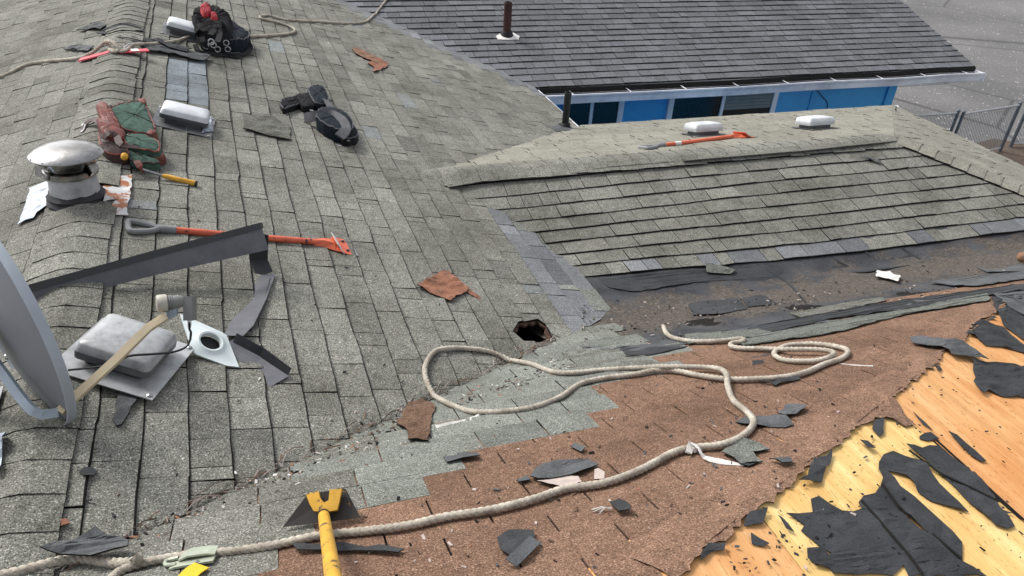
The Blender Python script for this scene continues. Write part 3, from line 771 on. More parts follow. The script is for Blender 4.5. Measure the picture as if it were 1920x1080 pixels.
for k in range(9):
    x = 4.9 + k * .82; b = MB(); b.box(GP(x, -.16, ZE - .056), (.014, 0, 0), (0, .16, 0), (0, 0, .004)); b.obj('gutter_strap', 'gutter_white', gut)
b = MB(); b.box(GP(11.765, -.18, ZE - .18), (.012, 0, 0), (0, .19, 0), (0, 0, .125)); b.obj('gutter_end_cap', 'gutter_white', gut)
WT = .42
zz = -3.9
while zz < -1.5:
    h = .235; b = MB()
    p0, p1 = GP(4.5, WT, zz), GP(10.62, WT, zz); e = p1 - p0
    b.hexa([p0 + Vector((0, -.018, 0)), p1 + Vector((0, -.018, 0)), p1 + Vector((0, .08, 0)), p0 + Vector((0, .08, 0)), p0 + Vector((0, -.004, h - .004)), p1 + Vector((0, -.004, h - .004)), p1 + Vector((0, .08, h - .004)), p0 + Vector((0, .08, h - .004))])
    b.obj('siding_plank', 'blue_paint', blue); zz += h
b = MB(); b.box(GP(10.56, WT - .045, -3.9), (.16, -.005, 0), (0, .16, 0), (0, 0, 2.42)); b.obj('corner_board', 'blue_paint', blue)
b = MB(); b.box(GP(9.13, WT - .028, -3.9), (.012, 0, 0), (0, .02, 0), (0, 0, 2.42)); b.obj('panel_batten', 'blue_paint', blue)
b = MB(); b.box(GP(10.7, WT + .02, -3.9), (.02, 0, 0), (0, 6, 0), (0, 0, 2.55)); b.obj('side_wall', 'blue_paint', blue)
b = MB(); b.poly([GP(4.45, .0, ZE - .235), GP(11.66, .0, ZE - .235), GP(11.66, .5, ZE - .235), GP(4.45, .5, ZE - .235)]); b.obj('soffit', 'white_trim', blue)
b = MB(); b.box(GP(10.72, .30, ZE - .35), (.86, -.03, 0), (0, .10, 0), (0, 0, .12)); bm_ = b.obj('eave_beam', 'blue_paint', blue)
b = MB(); b.box(GP(11.582, .295, ZE - .36), (.02, 0, 0), (0, .11, 0), (0, 0, .135)); b.obj('beam_end', 'bracket_blue_grey', bm_)
b = MB(); b.box(GP(11.66, .02, ZE - .13), (.03, -.001, 0), (0, 7, 7 * .305), (0, 0, .11)); b.obj('barge_board', 'blue_paint', blue)
def window(x0, x1, xm, zb, ztop, blind=False):
    w = empty('window', GP((x0 + x1) / 2, WT, zb)); w.parent = blue; w.location = GP((x0 + x1) / 2, WT, zb) - Vector(blue.location)
    f = .085
    for xa, xb in ((x0 - f, x0), (x1, x1 + f), (xm - .025, xm + .025)):
        b = MB(); b.box(GP(xa, WT - .055, zb), (xb - xa, 0, 0), (0, .06, 0), (0, 0, ztop - zb)); b.obj('frame', 'white_trim', w)
    b = MB(); b.box(GP(x0 - f, WT - .07, zb - .05), (x1 - x0 + 2 * f, AZ * (x1 - x0 + 2 * f), 0), (0, .075, 0), (0, 0, .05)); b.obj('sill', 'white_trim', w)
    for xa, xb in ((x0, xm - .025), (xm + .025, x1)):
        b = MB(); b.box(GP(xa, WT - .032, zb), (xb - xa, AZ * (xb - xa), 0), (0, .01, 0), (0, 0, ztop - zb)); b.obj('pane', 'dark_glass', w)
    if blind:
        b = MB(); zs = ztop
        while zs > ztop - .42: b.box(GP(xm + .03, WT - .036, zs - .05), (x1 - xm - .035, AZ * (x1 - xm), 0), (0, .003, 0), (0, 0, .046)); zs -= .05
        b.obj('blind', 'blind', w)
window(5.12, 5.86, 5.45, -2.7, -1.53)
window(6.74, 8.42, 7.56, -2.7, -1.53, True)
b = MB(); b.tube([GP(9.0, WT - .03, -1.60), GP(9.1, WT - .03, -1.68), GP(9.45, WT - .03, -1.95), GP(9.6, WT - .03, -2.3)], .006, 5); b.tube([GP(8.95, WT - .03, -1.66), GP(9.15, WT - .03, -1.70), GP(9.4, WT - .03, -1.6)], .006, 5); b.obj('wall_cable', 'black_pipe', blue)

# ------------------------------------------------------------------ fence beyond the house
fence = empty('chain_link_fence', onz(1880, 284, -3.9), 'grey chain link fence with metal rails and posts beside the asphalt', 'fence')
ZT = -2.90
top = [onz(1700, 218, ZT), onz(1796, 212, ZT), onz(1806, 214, ZT), onz(1912, 197, ZT), onz(1932, 190, ZT), onz(1990, 190, ZT)]
for i, p in enumerate(top):
    if i == 0: p = top[0]
    b = MB(); b.tube([(p.x, p.y, -3.95), (p.x, p.y, ZT + .03)], .035 if i in (3, 4) else .028, 10); b.lathe((p.x, p.y, ZT + .03), (0, 0, 1), [(.036, 0), (.036, .02), (.02, .045)], 10); b.obj('post', 'fence_metal', fence)
for i, j in ((0, 1), (2, 3), (4, 5)):
    a, c = top[i], top[j]
    b = MB(); b.tube([a, c], .021, 8); b.obj('top_rail', 'fence_rail', fence)
    lo = Vector((0, 0, -.92)); b = MB(); b.tube([a + lo, c + lo], .018, 8); b.obj('bottom_rail', 'fence_rail', fence)
    b = MB(); L = (c - a).length; n = int(L / .075); H = .92
    for k in range(-int(H / .075), n):
        for sgn in (1, -1):
            u0, u1 = k * .075, k * .075 + H; z0, z1 = 0, H
            if u0 < 0: z0 = -u0; u0 = 0
            if u1 > L: z1 = H - (u1 - L); u1 = L
            if u1 <= u0: continue
            za, zb_ = (z0, z1) if sgn > 0 else (H - z0, H - z1)
            b.tube([a.lerp(c, u0 / L) + Vector((0, 0, -H + za)), a.lerp(c, u1 / L) + Vector((0, 0, -H + zb_))], .003, 3, cap=False)
    b.obj('wire_mesh', 'fence_metal', fence)
b = MB(); c0 = onz(1915, 300, -3.9)
for i in range(14):
    a = 2 * math.pi * i / 14; b.v.append((c0.x + math.cos(a) * 1.6 * R.uniform(.8, 1.2), c0.y + math.sin(a) * 1.1 * R.uniform(.8, 1.2), -3.896))
b.f.append(tuple(range(14))); b.mi.append(0); b.obj('soil', 'soil', kind='structure')

# ------------------------------------------------------------------ things lying on the roof
Vz = Vector((0, 0, 1))
TOPS = .012                     # shingle tops lie this far above the roof planes
def rope(name, pxs, r, label, lifts=None, pitch=.062):
    """a three strand twisted rope lying on the roof"""
    P = []
    for i, q in enumerate(pxs):
        p = cast(q[0], q[1], r); l = q[2] if len(q) > 2 else 0
        if l: p = cast(q[0], q[1], r + l)
        P.append(Vector((p.x, p.y, l)))
    C = catmull(P, .0065); pts = [Vector((c.x, c.y, roof(c.x, c.y) + r * .8 + TOPS + max(0, c.z))) for c in C]
    for _ in range(6):
        pts = [pts[0]] + [(a + b * 2 + c) / 4 if (roof(b.x, b.y) + r * .8 + TOPS < b.z + .02) else b for a, b, c in zip(pts, pts[1:], pts[2:])] + [pts[-1]]
    mb = MB(); n = 24; s_ = 0; last = None
    for i, p in enumerate(pts):
        d = (pts[min(i + 1, len(pts) - 1)] - pts[max(i - 1, 0)]).normalized()
        if i: s_ += (p - pts[i - 1]).length
        a = d.cross(Vz).normalized() if last is None else (last - d * last.dot(d)).normalized()
        last = a; b = d.cross(a); tw = 2 * math.pi * s_ / pitch; ring = []
        for j in range(n):
            th = 2 * math.pi * j / n; rr = r * (.58 + .48 * abs(math.cos(1.5 * (th - tw))) ** .7)
            ring.append(p + (a * math.cos(th) + b * math.sin(th)) * rr)
        k = mb.add(ring)
        if i:
            for j in range(n): mb.face((k - n + j, k - n + (j + 1) % n, k + (j + 1) % n, k + j))
        else: mb.face(range(k + n - 1, k - 1, -1))
    mb.face(range(k, k + n))
    return mb.obj(name, 'rope_fibre', smooth=True, label=label, cat='rope')
RF = [(196, 1110), (222, 1078), (262, 1062), (330, 1048), (410, 1040), (450, 1036), (520, 1025), (600, 1008), (680, 1000), (760, 990), (840, 972), (920, 960), (1000, 940), (1060, 920), (1130, 910), (1200, 885), (1262, 852), (1300, 843), (1350, 838), (1390, 822), (1412, 798), (1402, 778), (1375, 755), (1364, 728, .012), (1361, 705, .024), (1348, 695, .012), (1320, 692, .006), (1250, 691, .02), (1190, 693, .004), (1130, 697), (1075, 702), (1035, 700), (990, 684), (930, 666), (870, 656), (822, 659), (801, 680), (797, 705), (808, 735), (835, 757), (880, 774), (930, 776), (1000, 767), (1050, 748), (1090, 722), (1140, 711), (1190, 705), (1230, 697, .004), (1270, 699), (1310, 707), (1362, 714), (1410, 714), (1470, 710), (1510, 701), (1545, 686), (1577, 675), (1589, 664), (1578, 655), (1530, 648), (1480, 650), (1455, 660), (1452, 670), (1475, 679), (1525, 680), (1556, 672, .012), (1562, 664, .016), (1540, 659, .012), (1480, 658, .014), (1440, 657), (1390, 656), (1370, 652), (1372, 646), (1393, 643), (1390, 638), (1350, 642), (1300, 643), (1265, 637), (1250, 629), (1243, 614, .02)]
rope('rope', RF, .0122, 'long cream twisted rope looping over the olive and brown shingles in front')
rope('rope', [(-40, 1100), (30, 1078), (75, 1066), (115, 1056), (160, 1052), (215, 1060), (262, 1056, .012), (252, 1046, .03)], .0145, 'short end of cream rope under the curled grey shingle in the bottom corner')
rope('rope', [(-30, 152), (10, 143), (40, 128), (65, 120), (110, 115), (150, 111), (178, 98, .02), (196, 82, .05), (208, 80, .07), (222, 92, .04), (236, 97, .02), (252, 86, .03), (290, 84, .02), (330, 79, .01), (352, 72), (375, 66), (410, 66), (460, 70), (510, 68), (545, 64), (553, 58), (540, 50), (515, 42), (492, 37), (488, 32), (505, 31), (540, 39), (600, 42), (650, 45), (685, 42), (703, 28), (716, 12), (735, -12)], .013, 'cream rope running from the red roof anchor past the black harness bag', pitch=.07)
# frayed ends and knots
def strip3(name, label, cat, pxs, w, mat, h=.012, group=None):
    b = MB(); P = [cast(q[0], q[1], q[2] if len(q) > 2 else h) for q in pxs]; P = catmull(P, .02)
    b.ribbon(P, [Vector((R.uniform(-.4, .4), R.uniform(-.4, .4), 1)) for _ in P], [w * R.uniform(.7, 1.2) for _ in P], .0025)
    return b.obj(name, mat, label=label, cat=cat)
b = MB(); P = catmull([cast(1292, 850, .02), cast(1296, 832, .035), cast(1310, 842, .04), cast(1320, 858, .015), cast(1350, 866, .008), cast(1395, 873, .004)], .02)
b.ribbon(P, Vector((.2, -.3, 1)), [.016 + .008 * math.sin(i * .9) for i in range(len(P))], .003); b.obj('cloth_tie', 'white_scrap', label='white cloth strip tied round the rope on brown shingles', cat='cloth')
b = MB()
for a in range(3):
    P = catmull([cast(1288 + a * 6, 850 - a, .012), cast(1293 + a * 6, 838, .03), cast(1300 + a * 6, 846, .014)], .01); b.ribbon(P, Vector((.3, -.3, 1)), .013, .004)
b.obj('knot', 'white_scrap', bpy.data.objects['cloth_tie'])
strip3('paper_strip', 'white torn paper strip beside the rope loop and the brown scrap', 'scrap', [(818, 802), (850, 795), (880, 788), (905, 776)], .022, 'white_scrap')
strip3('twine', 'thin pale twine on brown shingles right of the rope coil', 'twine', [(1572, 682), (1600, 685), (1637, 687)], .008, 'white_scrap', .004)
strip3('twine', 'short frayed pale strip above the rope and the paper strip', 'twine', [(898, 778), (930, 764), (962, 757)], .010, 'rope_fibre', .004)

# ---- loose scraps
def scrap(name, label, cat, pxs, mat, h=.006, th=.004, curl=.007, mis='edge_and_shadow', group=None):
    o = draped(name, pxs, mat, h, th, None, False, curl, mis); tag(o, label, cat, group); return o
G1 = [
 ('torn_shingle', 'square brown torn shingle lying on olive roof above the hole', 'shingle', [(780, 541), (830, 513), (842, 514), (878, 545), (875, 551), (845, 570)], 'rusty_brown', .012, .006),
 ('shingle_sliver', 'narrow brown sliver beside the square brown shingle', 'shingle', [(872, 549), (880, 545), (903, 560), (899, 565)], 'rusty_brown', .006, .004),
 ('torn_shingle', 'ragged brown shingle piece touching the end of the paper strip', 'shingle', [(767, 758), (790, 756), (815, 766), (802, 834), (765, 831), (762, 815), (745, 800), (756, 790), (754, 780)], 'brown_granules', .014, .006),
 ('torn_shingle', 'curled dark grey shingle over the rope in the bottom corner', 'shingle', [(85, 1057), (150, 1035), (195, 1022), (250, 1040), (252, 1049), (185, 1069), (120, 1064)], 'felt_grey', .055, .006),
 ('tar_patch', 'round flat black tar patch on olive shingles below the dish', 'patch', [(149, 892), (160, 882), (176, 882), (185, 890), (180, 899), (160, 902)], 'felt', .014, .003),
 ('torn_shingle', 'dark tongue of shingle sticking out below the zinc vent', 'shingle', [(228, 745), (262, 748), (232, 804), (222, 806), (214, 795)], 'felt_grey', .014, .006),
 ('felt_scrap', 'long dark felt scrap on brown shingles above the rope', 'scrap', [(990, 902), (1000, 885), (1045, 874), (1100, 868), (1122, 876), (1090, 890), (1050, 900), (1010, 906)], 'felt_grey', .014, .003),
 ('felt_scrap', 'small end of dark felt left of the long felt scrap', 'scrap', [(968, 906), (988, 898), (992, 905), (975, 911)], 'felt_grey', .01, .003),
 ('paper_scrap', 'pinkish torn paper under the long felt scrap', 'scrap', [(1005, 908), (1050, 897), (1085, 898), (1090, 910), (1050, 920), (1025, 915)], 'pinkish_scrap', .008, .003),
 ('paper_scrap', 'small white paper lump against the rope', 'scrap', [(1112, 896), (1122, 892), (1133, 900), (1132, 910), (1114, 908)], 'pinkish_scrap', .02, .004),
 ('felt_scrap', 'black square felt scrap folded along its lower edge', 'scrap', [(936, 1020), (960, 1004), (1000, 1000), (1003, 1012), (985, 1030), (962, 1058), (940, 1040)], 'felt', .012, .003),
 ('felt_scrap', 'small black felt scrap with pale fibres right of centre on brown shingles', 'scrap', [(1140, 950), (1158, 945), (1180, 962), (1176, 968), (1155, 968)], 'felt', .016, .003),
 ('felt_scrap', 'flat grey felt scrap on the edge of the pale shingles', 'scrap', [(832, 864), (858, 860), (860, 855), (895, 856), (898, 864), (868, 868), (838, 873)], 'felt_grey', .014, .003),
 ('felt_scrap', 'little grey felt scrap near the middle of the brown slope', 'scrap', [(1068, 842), (1078, 835), (1096, 846), (1090, 852)], 'felt_grey', .01, .003),
 ('felt_scrap', 'wide grey felt scrap inside the bend of the rope', 'scrap', [(1378, 795), (1400, 782), (1470, 788), (1486, 800), (1470, 806), (1410, 803)], 'felt_grey', .008, .003),
 ('felt_scrap', 'grey felt scrap lying above the wide scrap near the rope bend', 'scrap', [(1455, 780), (1480, 762), (1505, 768), (1495, 782), (1470, 787)], 'felt_grey', .012, .003),
 ('torn_shingle', 'grey green shingle scrap behind the white cloth tie', 'shingle', [(1352, 855), (1385, 830), (1420, 838), (1440, 848), (1405, 855), (1425, 872), (1385, 876)], 'pale_granules', .01, .004),
 ('felt_scrap', 'dark felt scrap under the white cloth tie', 'scrap', [(1390, 862), (1425, 872), (1400, 880), (1385, 876)], 'felt', .008, .003),
 ('felt_scrap', 'dark felt flap with white edge under the rope below the coil', 'scrap', [(1410, 715), (1440, 722), (1490, 712), (1496, 716), (1450, 728)], 'felt', .012, .003),
 ('felt_scrap', 'small dark strip beside the torn plywood edge', 'scrap', [(1442, 868), (1478, 866), (1482, 873), (1460, 877)], 'felt_grey', .014, .004),
 ('torn_shingle', 'grey shingle scrap on the black valley felt', 'shingle', [(1322, 498), (1345, 500), (1378, 511), (1368, 518), (1324, 514)], 'pale_granules', .012, .005),
 ('paper_scrap', 'white scrap on dirt at the far end of the valley', 'scrap', [(1642, 512), (1670, 518), (1686, 524), (1682, 534), (1660, 528), (1640, 524)], 'white_scrap', .02, .004),
 ('torn_shingle', 'lifted olive shingle patch lying left of the black tool belt', 'shingle', [(458, 222), (500, 219), (545, 240), (545, 267), (515, 262), (458, 247)], 'olive_granules', .016, .005),
 ('torn_shingle', 'thin grey shingle scrap near the far hip', 'shingle', [(1612, 300), (1628, 298), (1650, 306), (1648, 310)], 'felt_grey', .016, .004),
 ('torn_shingle', 'dark torn cap shingle at the far left of the ridge', 'shingle', [(143, 63), (180, 48), (205, 51), (190, 60)], 'felt_grey', .02, .006),
 ('torn_shingle', 'dark torn cap shingle bent across the ridge above the rope', 'shingle', [(182, 70), (215, 55), (240, 52), (268, 58), (270, 68), (232, 62), (205, 70)], 'felt_grey', .024, .006),
 ('torn_shingle', 'black torn shingle left of the red anchor', 'shingle', [(120, 98), (150, 90), (178, 92), (165, 102)], 'felt_grey', .02, .006),
 ('torn_shingle', 'dark torn shingle flat between anchor and white vent', 'shingle', [(205, 80), (240, 74), (330, 80), (335, 90), (270, 92)], 'felt', .016, .005),
 ('torn_shingle', 'long dark shingle strip pointing right below the rope', 'shingle', [(262, 92), (300, 92), (397, 112), (383, 123), (330, 110), (280, 102)], 'felt_grey', .03, .006),
 ('torn_shingle', 'second dark strip lying on the long strip below the rope', 'shingle', [(288, 86), (310, 90), (362, 102), (352, 108), (318, 100)], 'felt', .044, .006),
 ('broken_board', 'brown broken board piece on the far olive slope', 'board', [(660, 95), (672, 94), (718, 116), (712, 124), (668, 106)], 'wood_brown', .01, .012),
 ('broken_board', 'reddish broken board piece under the brown one on the far slope', 'board', [(690, 122), (706, 114), (728, 122), (726, 130), (700, 139), (702, 131)], 'rusty_brown', .008, .012),
 ('torn_shingle', 'rusty brown scrap by the lowest cap shingle', 'shingle', [(110, 985), (130, 982), (134, 993), (112, 997)], 'rusty_brown', .016, .003),
 ('felt_scrap', 'black strip of felt behind the yellow tool handle', 'scrap', [(550, 1032), (640, 1028), (760, 1036), (750, 1044), (640, 1040), (560, 1040)], 'felt', .014, .004),
]
for n, l, c, q, mt, h, th in G1: scrap(n, l, c, q, mt, h, th)
# pale fibres of the small black scrap
b = MB()
for k in range(7):
    p = cast(1142 + k, 952 + k % 3, .014); q = cast(1112 + R.uniform(-6, 14), 956 + R.uniform(-4, 8), .006); b.tube([p, p.lerp(q, .5) + Vector((0, 0, .01)), q], .0016, 4)
b.obj('fibres', 'white_scrap', next(o for o in bpy.data.objects if o.get('label', '').startswith('small black felt scrap with')))
b = MB(); P = [cast(958, 1056, .022), cast(985, 1030, .026), cast(1003, 1012, .024)]; b.ribbon(P, Vector((-.3, -.3, 1)), .035, .003)
b.obj('folded_edge', 'felt_grey', next(o for o in bpy.data.objects if o.get('label', '').startswith('black square felt')))

# ---- frames on the roof
class Fr:
    def __init__(s, p, d, n=None, tilt=0):
        s.p = Vector(p); s.n = (n or normal(p.x, p.y)).normalized(); d = Vector(d); s.x = (d - s.n * d.dot(s.n)).normalized(); s.y = s.n.cross(s.x)
    def __call__(s, u, v, w): return s.p + s.x * u + s.y * v + s.n * w
def rsq(fr, hx, hy, w, rad, n=5):
    out = []
    for cx, cy, a0 in ((hx - rad, hy - rad, 0), (-hx + rad, hy - rad, 90), (-hx + rad, -hy + rad, 180), (hx - rad, -hy + rad, 270)):
        for k in range(n + 1):
            a = math.radians(a0 + 90 * k / n); out.append(fr(cx + rad * math.cos(a), cy + rad * math.sin(a), w))
    return out
def box_vent(px, d, label, hood=(.15, .13), fl=.19, matt='white_hood', side='hood_side', flm='galvanised_dark', gscale=1, tall=.13, flange_shift=0, rise=0):
    p = cast(*px, 0) + Vector((0, 0, rise)); t = empty('roof_vent', p, label, 'vent', 'box vents on the roofs'); fr = Fr(p, d)
    hx_, hy_ = hood
    b = MB(); b.loft([[fr(x + flange_shift, y, w) for x, y in ((-fl, -fl), (fl, -fl), (fl, fl), (-fl, fl))] for w in (.012, .016)], cap0=True); b.obj('flange', flm, t)
    b = MB(); b.loft([rsq(fr, hx_ * .8, hy_ * .8, w, .02) for w in (.014, tall * .55)], cap0=True); b.obj('throat', 'hood_side', t)
    b = MB(); r = .022
    b.loft([rsq(fr, hx_ * .985, hy_ * .985, tall * .36, r), rsq(fr, hx_, hy_, tall * .38, r), rsq(fr, hx_, hy_, tall * .62, r)], cap0=True, cap1=False); b.obj('hood_rim', side, t, smooth=True)
    b = MB(); b.loft([rsq(fr, hx_ * 1.001, hy_ * 1.001, tall * .61, r), rsq(fr, hx_ * .95, hy_ * .93, tall * .84, r), rsq(fr, hx_ * .91, hy_ * .88, tall * .89, r), rsq(fr, hx_ * .7, hy_ * .7, tall * .95, r), rsq(fr, hx_ * .4, hy_ * .4, tall * .99, r * .6), rsq(fr, hx_ * .1, hy_ * .1, tall, r * .1)], cap1=True); b.obj('hood', matt, t, smooth=True)
    for a, c in ((-1, -1), (1, -1), (1, 1), (-1, 1)):
        b = MB(); b.lathe(fr(a * fl * .9 + flange_shift, c * fl * .9, .014), fr.n, [(.011, 0), (.010, .006), (.004, .009)], 8); b.obj('nail', 'steel', t)
    return t, fr
box_vent((345, 232), (1, -.1, 0), 'white topped box vent beside the green tool pouches', (.145, .10), .18, tall=.115)
box_vent((345, 66), (1, -.05, 0), 'white topped box vent half hidden behind the black and red harness bag', (.145, .11), .18, tall=.12)
box_vent((238, 684), cast(265, 737) - cast(110, 690), 'weathered zinc box vent under the satellite dish arm', (.135, .125), .185, 'weathered_zinc', 'galvanised_dark', 'weathered_zinc', tall=.12, rise=.022)
box_vent((1318, 254), (1, -.03, 0), 'white box vent behind the orange shovel on the far wing', (.155, .12), .16, tall=.135, side='white_hood')
box_vent((1527, 242), (1, -.03, 0), 'white box vent standing alone near the hip of the far wing', (.155, .12), .16, tall=.135, side='white_hood')
# sealant smear and melted flashing by the second vent
scrap('sealant_patch', 'silvery sealant patch right below the white vent by the pouches', 'patch', [(385, 226), (396, 224), (401, 252), (378, 255), (380, 248), (388, 244)], 'zinc_flashing', .016, .004)
scrap('metal_scrap', 'crumpled white and blue metal scrap at the left picture edge', 'scrap', [(-12, 835), (18, 828), (20, 838), (14, 860), (6, 905), (-12, 900)], 'zinc_flashing', .03, .004, .02)

# ---- round cap vent on the ridge
p = cast(146, 368); cv = empty('cap_vent', Vector((p.x, p.y, 0)), 'shiny round metal cap vent with rusty base flashing on the ridge', 'vent')
ax = Vector((.03, .02, 1)); base = Vector((p.x - .005, p.y, -.01))
b = MB(); b.lathe(base, ax, [(.150, -.03), (.148, .05), (.142, .12), (.138, .17)], 32); b.obj('neck', 'weathered_zinc', cv, smooth=True)
b = MB(); b.lathe(base, ax, [(.165, -.05), (.182, -.02), (.166, .005), (.172, .02), (.154, .04), (.150, .05)], 28)
b.v = [(x + R.uniform(-.006, .006), y + R.uniform(-.006, .006), z + R.uniform(-.006, .006)) for x, y, z in b.v]; b.obj('tar_collar', 'tar', cv, smooth=True)
b = MB(); b.lathe(base, ax, [(.146, .155), (.160, .158), (.163, .175), (.160, .195), (.146, .20)], 32); b.obj('clamp_ring', 'bright_metal', cv, smooth=True)
for a in (-30, 100, 215):
    a = math.radians(a); d = Vector((math.cos(a), math.sin(a), 0)); tt = Vector((-d.y, d.x, 0))
    b = MB(); q = [base + d * .158 + Vector((0, 0, .165)), base + d * .19 + Vector((0, 0, .20)), base + d * .172 + Vector((0, 0, .25))]
    b.ribbon(q, d, .07, .004); b.obj('bracket', 'bright_metal', cv)
b = MB(); b.lathe(base, ax, [(.140, .20), (.158, .215), (.190, .265), (.205, .285)], 40); b.obj('lower_cone', 'bright_metal', cv, smooth=True)
b = MB(); b.lathe(base, ax, [(.196, .283), (.214, .282), (.216, .288), (.205, .298), (.175, .314), (.135, .327), (.09, .336), (.045, .340), (.008, .341)], 48); b.obj('dome', 'bright_metal', cv, smooth=True)
b = MB()
for k in range(12):
    a = 2 * math.pi * k / 12; d = Vector((math.cos(a), math.sin(a), 0)); b.lathe(base + d * .20 + Vector((0, 0, .298)), Vector((0, 0, 1)), [(.005, 0), (.003, .008)], 6)
b.obj('rivet', 'steel', cv)
for o_ in [o_ for o_ in bpy.data.objects if o_.parent == cv]:           # the whole vent is a little smaller
    o_.data.transform(Matrix.Translation(base) @ Matrix.Diagonal((.76, .76, .80, 1)) @ Matrix.Translation(-base))
for q, mt, h in [([(228, 336), (249, 334), (241, 410), (213, 410), (214, 392), (222, 380), (195, 384), (196, 352), (224, 354)], 'rust_on_white', .016), ([(86, 348), (100, 345), (110, 376), (72, 404), (66, 414), (35, 428), (50, 392), (58, 358)], 'zinc_flashing', .016)]:
    draped('base_flashing', q, mt, h=h, th=.003, parent=cv, zoomed=False, curl=.003)

# ---- satellite dish at the left edge
RT, UP, FW = ROT @ Vector((1, 0, 0)), ROT @ Vector((0, 1, 0)), ROT @ Vector((0, 0, -1))
Bp = cast(134, 776, .10)
ud = (RT * -.56 + UP * .83 + FW * .10).normalized(); axd = (RT * .68 + UP * .32 + FW * .66); axd = (axd - ud * axd.dot(ud)).normalized(); wd = axd.cross(ud)
RU, RW = .37, .31; cdish = Bp + ud * RU
dish = empty('satellite_dish', Vector((Bp.x - .1, Bp.y, 0)), 'grey satellite dish with cream feed arm at the left edge', 'satellite dish')
def dpt(rho, th, off=0): return cdish + wd * math.cos(th) * RW * rho + ud * math.sin(th) * RU * rho + axd * (.055 * (rho * rho - 1) + off)
n = 56; b = MB(); rings = [[dpt(r_, 2 * math.pi * j / n, -.006) for j in range(n)] for r_ in (.02, .2, .4, .6, .8, .93, 1.0)]
b.loft(rings, cap0=True, cap1=False); rg = [[dpt(r_, 2 * math.pi * j / n, 0) for j in range(n)] for r_ in (.985, .8, .6, .4, .2, .02)]; b.loft(rg, cap1=True); b.obj('reflector', 'dish_grey', dish, smooth=True)
b = MB(); b.loft([[dpt(r_, 2 * math.pi * j / n, o_) for j in range(n)] for r_, o_ in ((.98, .002), (1.0, .004), (1.035, .004), (1.05, -.004), (1.045, -.026), (1.035, -.026), (1.03, -.006))], cap1=False); b.obj('rim', 'dish_rim', dish, smooth=True)
lnb = cast(330, 566, .36)
a0 = Bp + ud * .035 - axd * .02
mid = a0.lerp(lnb, .82) + UP * -.012
P = [a0 - UP * .015, a0.lerp(lnb, .10) - UP * .012, a0.lerp(lnb, .45) - UP * .012, a0.lerp(lnb, .74) - UP * .003, a0.lerp(lnb, .90) + UP * -.018]
b = MB()
rings = []
for i, q in enumerate(P):
    d = (P[min(i + 1, len(P) - 1)] - P[max(i - 1, 0)]).normalized(); sd = d.cross(FW).normalized(); nn = sd.cross(d)
    rings.append([q - sd * .013 - nn * .011, q + sd * .013 - nn * .011, q + sd * .013 + nn * .011, q - sd * .013 + nn * .011])
b.loft(rings, cap0=True); b.obj('feed_arm', 'arm_cream', dish)
# feed head
fd = (cdish - lnb).normalized()
b = MB(); b.lathe(lnb - fd * .02, fd, [(.020, 0), (.024, .01), (.024, .045), (.021, .05)], 20); head = b.obj('feed_horn', 'lnb_grey', dish, smooth=True)
b = MB(); b.lathe(lnb + fd * .03, fd, [(.030, 0), (.031, .010), (.031, .028), (.027, .033), (.01, .034)], 24); b.obj('lens_cap', 'lnb_lens', head, smooth=True)
b = MB()
for k in range(3): b.lathe(lnb + fd * (.012 + .007 * k), fd, [(.026, 0), (.028, .002), (.026, .004)], 20)
b.obj('clamp_rib', 'lnb_grey', head)
b = MB(); c0 = lnb - fd * .035 + UP * -.012; b.box(c0 - RT * .004 - UP * .058 - FW * .02, RT * .032, UP * .085, FW * .04); b.obj('receiver_box', 'lnb_grey', head)
b = MB(); b.box(lnb - UP * .065 - RT * .030 - FW * .008, RT * .034 + UP * .018, UP * .055, FW * .016); b.obj('bracket', 'bracket_blue_grey', head)
q0 = c0 + RT * .010 - UP * .058
P = catmull([q0, q0 - UP * .03, cast(358, 625, .20), cast(352, 648, .17), cast(325, 660, .17), cast(285, 664, .18), cast(240, 668, .20), cast(205, 684, .17), cast(165, 690, .13), cast(128, 694, .11)], .02)
b = MB(); b.tube(P, .0042, 6); b.obj('cable', 'black_rubber', dish, smooth=True)
b = MB(); b.lathe(q0 + UP * .004, -UP, [(.007, 0), (.007, .022), (.005, .03)], 8); b.obj('connector', 'steel', dish)
# mount behind the reflector
c1 = cdish - axd * .09 - ud * .04
P = catmull([c1 + ud * .02 - RT * .05, c1 - RT * .03 - ud * .10, Bp + ud * .05 - axd * .075 - RT * .02, Bp + ud * .022 - axd * .03], .02)
b = MB(); b.ribbon(P, FW, .028, .016); b.obj('support_arm', 'bracket_blue_grey', dish)
b = MB(); b.box(c1 - axd * .03 - wd * .05 - ud * .06, axd * .03, wd * .10, ud * .13); b.obj('back_plate', 'galvanised_dark', dish)
mb_ = Vector((c1.x - .12, c1.y + .02, zA(c1.x - .12, 0)))
b = MB(); b.tube([mb_, mb_ + Vector((0, 0, .12)), c1 - axd * .04], .02, 12); b.obj('mast', 'bracket_blue_grey', dish, smooth=True)
b = MB(); b.box(mb_ + Vector((-.08, -.06, .014)), (.16, 0, .05), (0, .12, 0), (0, 0, .005)); b.obj('foot_plate', 'galvanised_dark', dish)
b = MB(); b.lathe(cast(12, 668, .12), RT, [(.012, 0), (.012, .012), (.006, .018)], 8); b.obj('bolt', 'steel', dish)

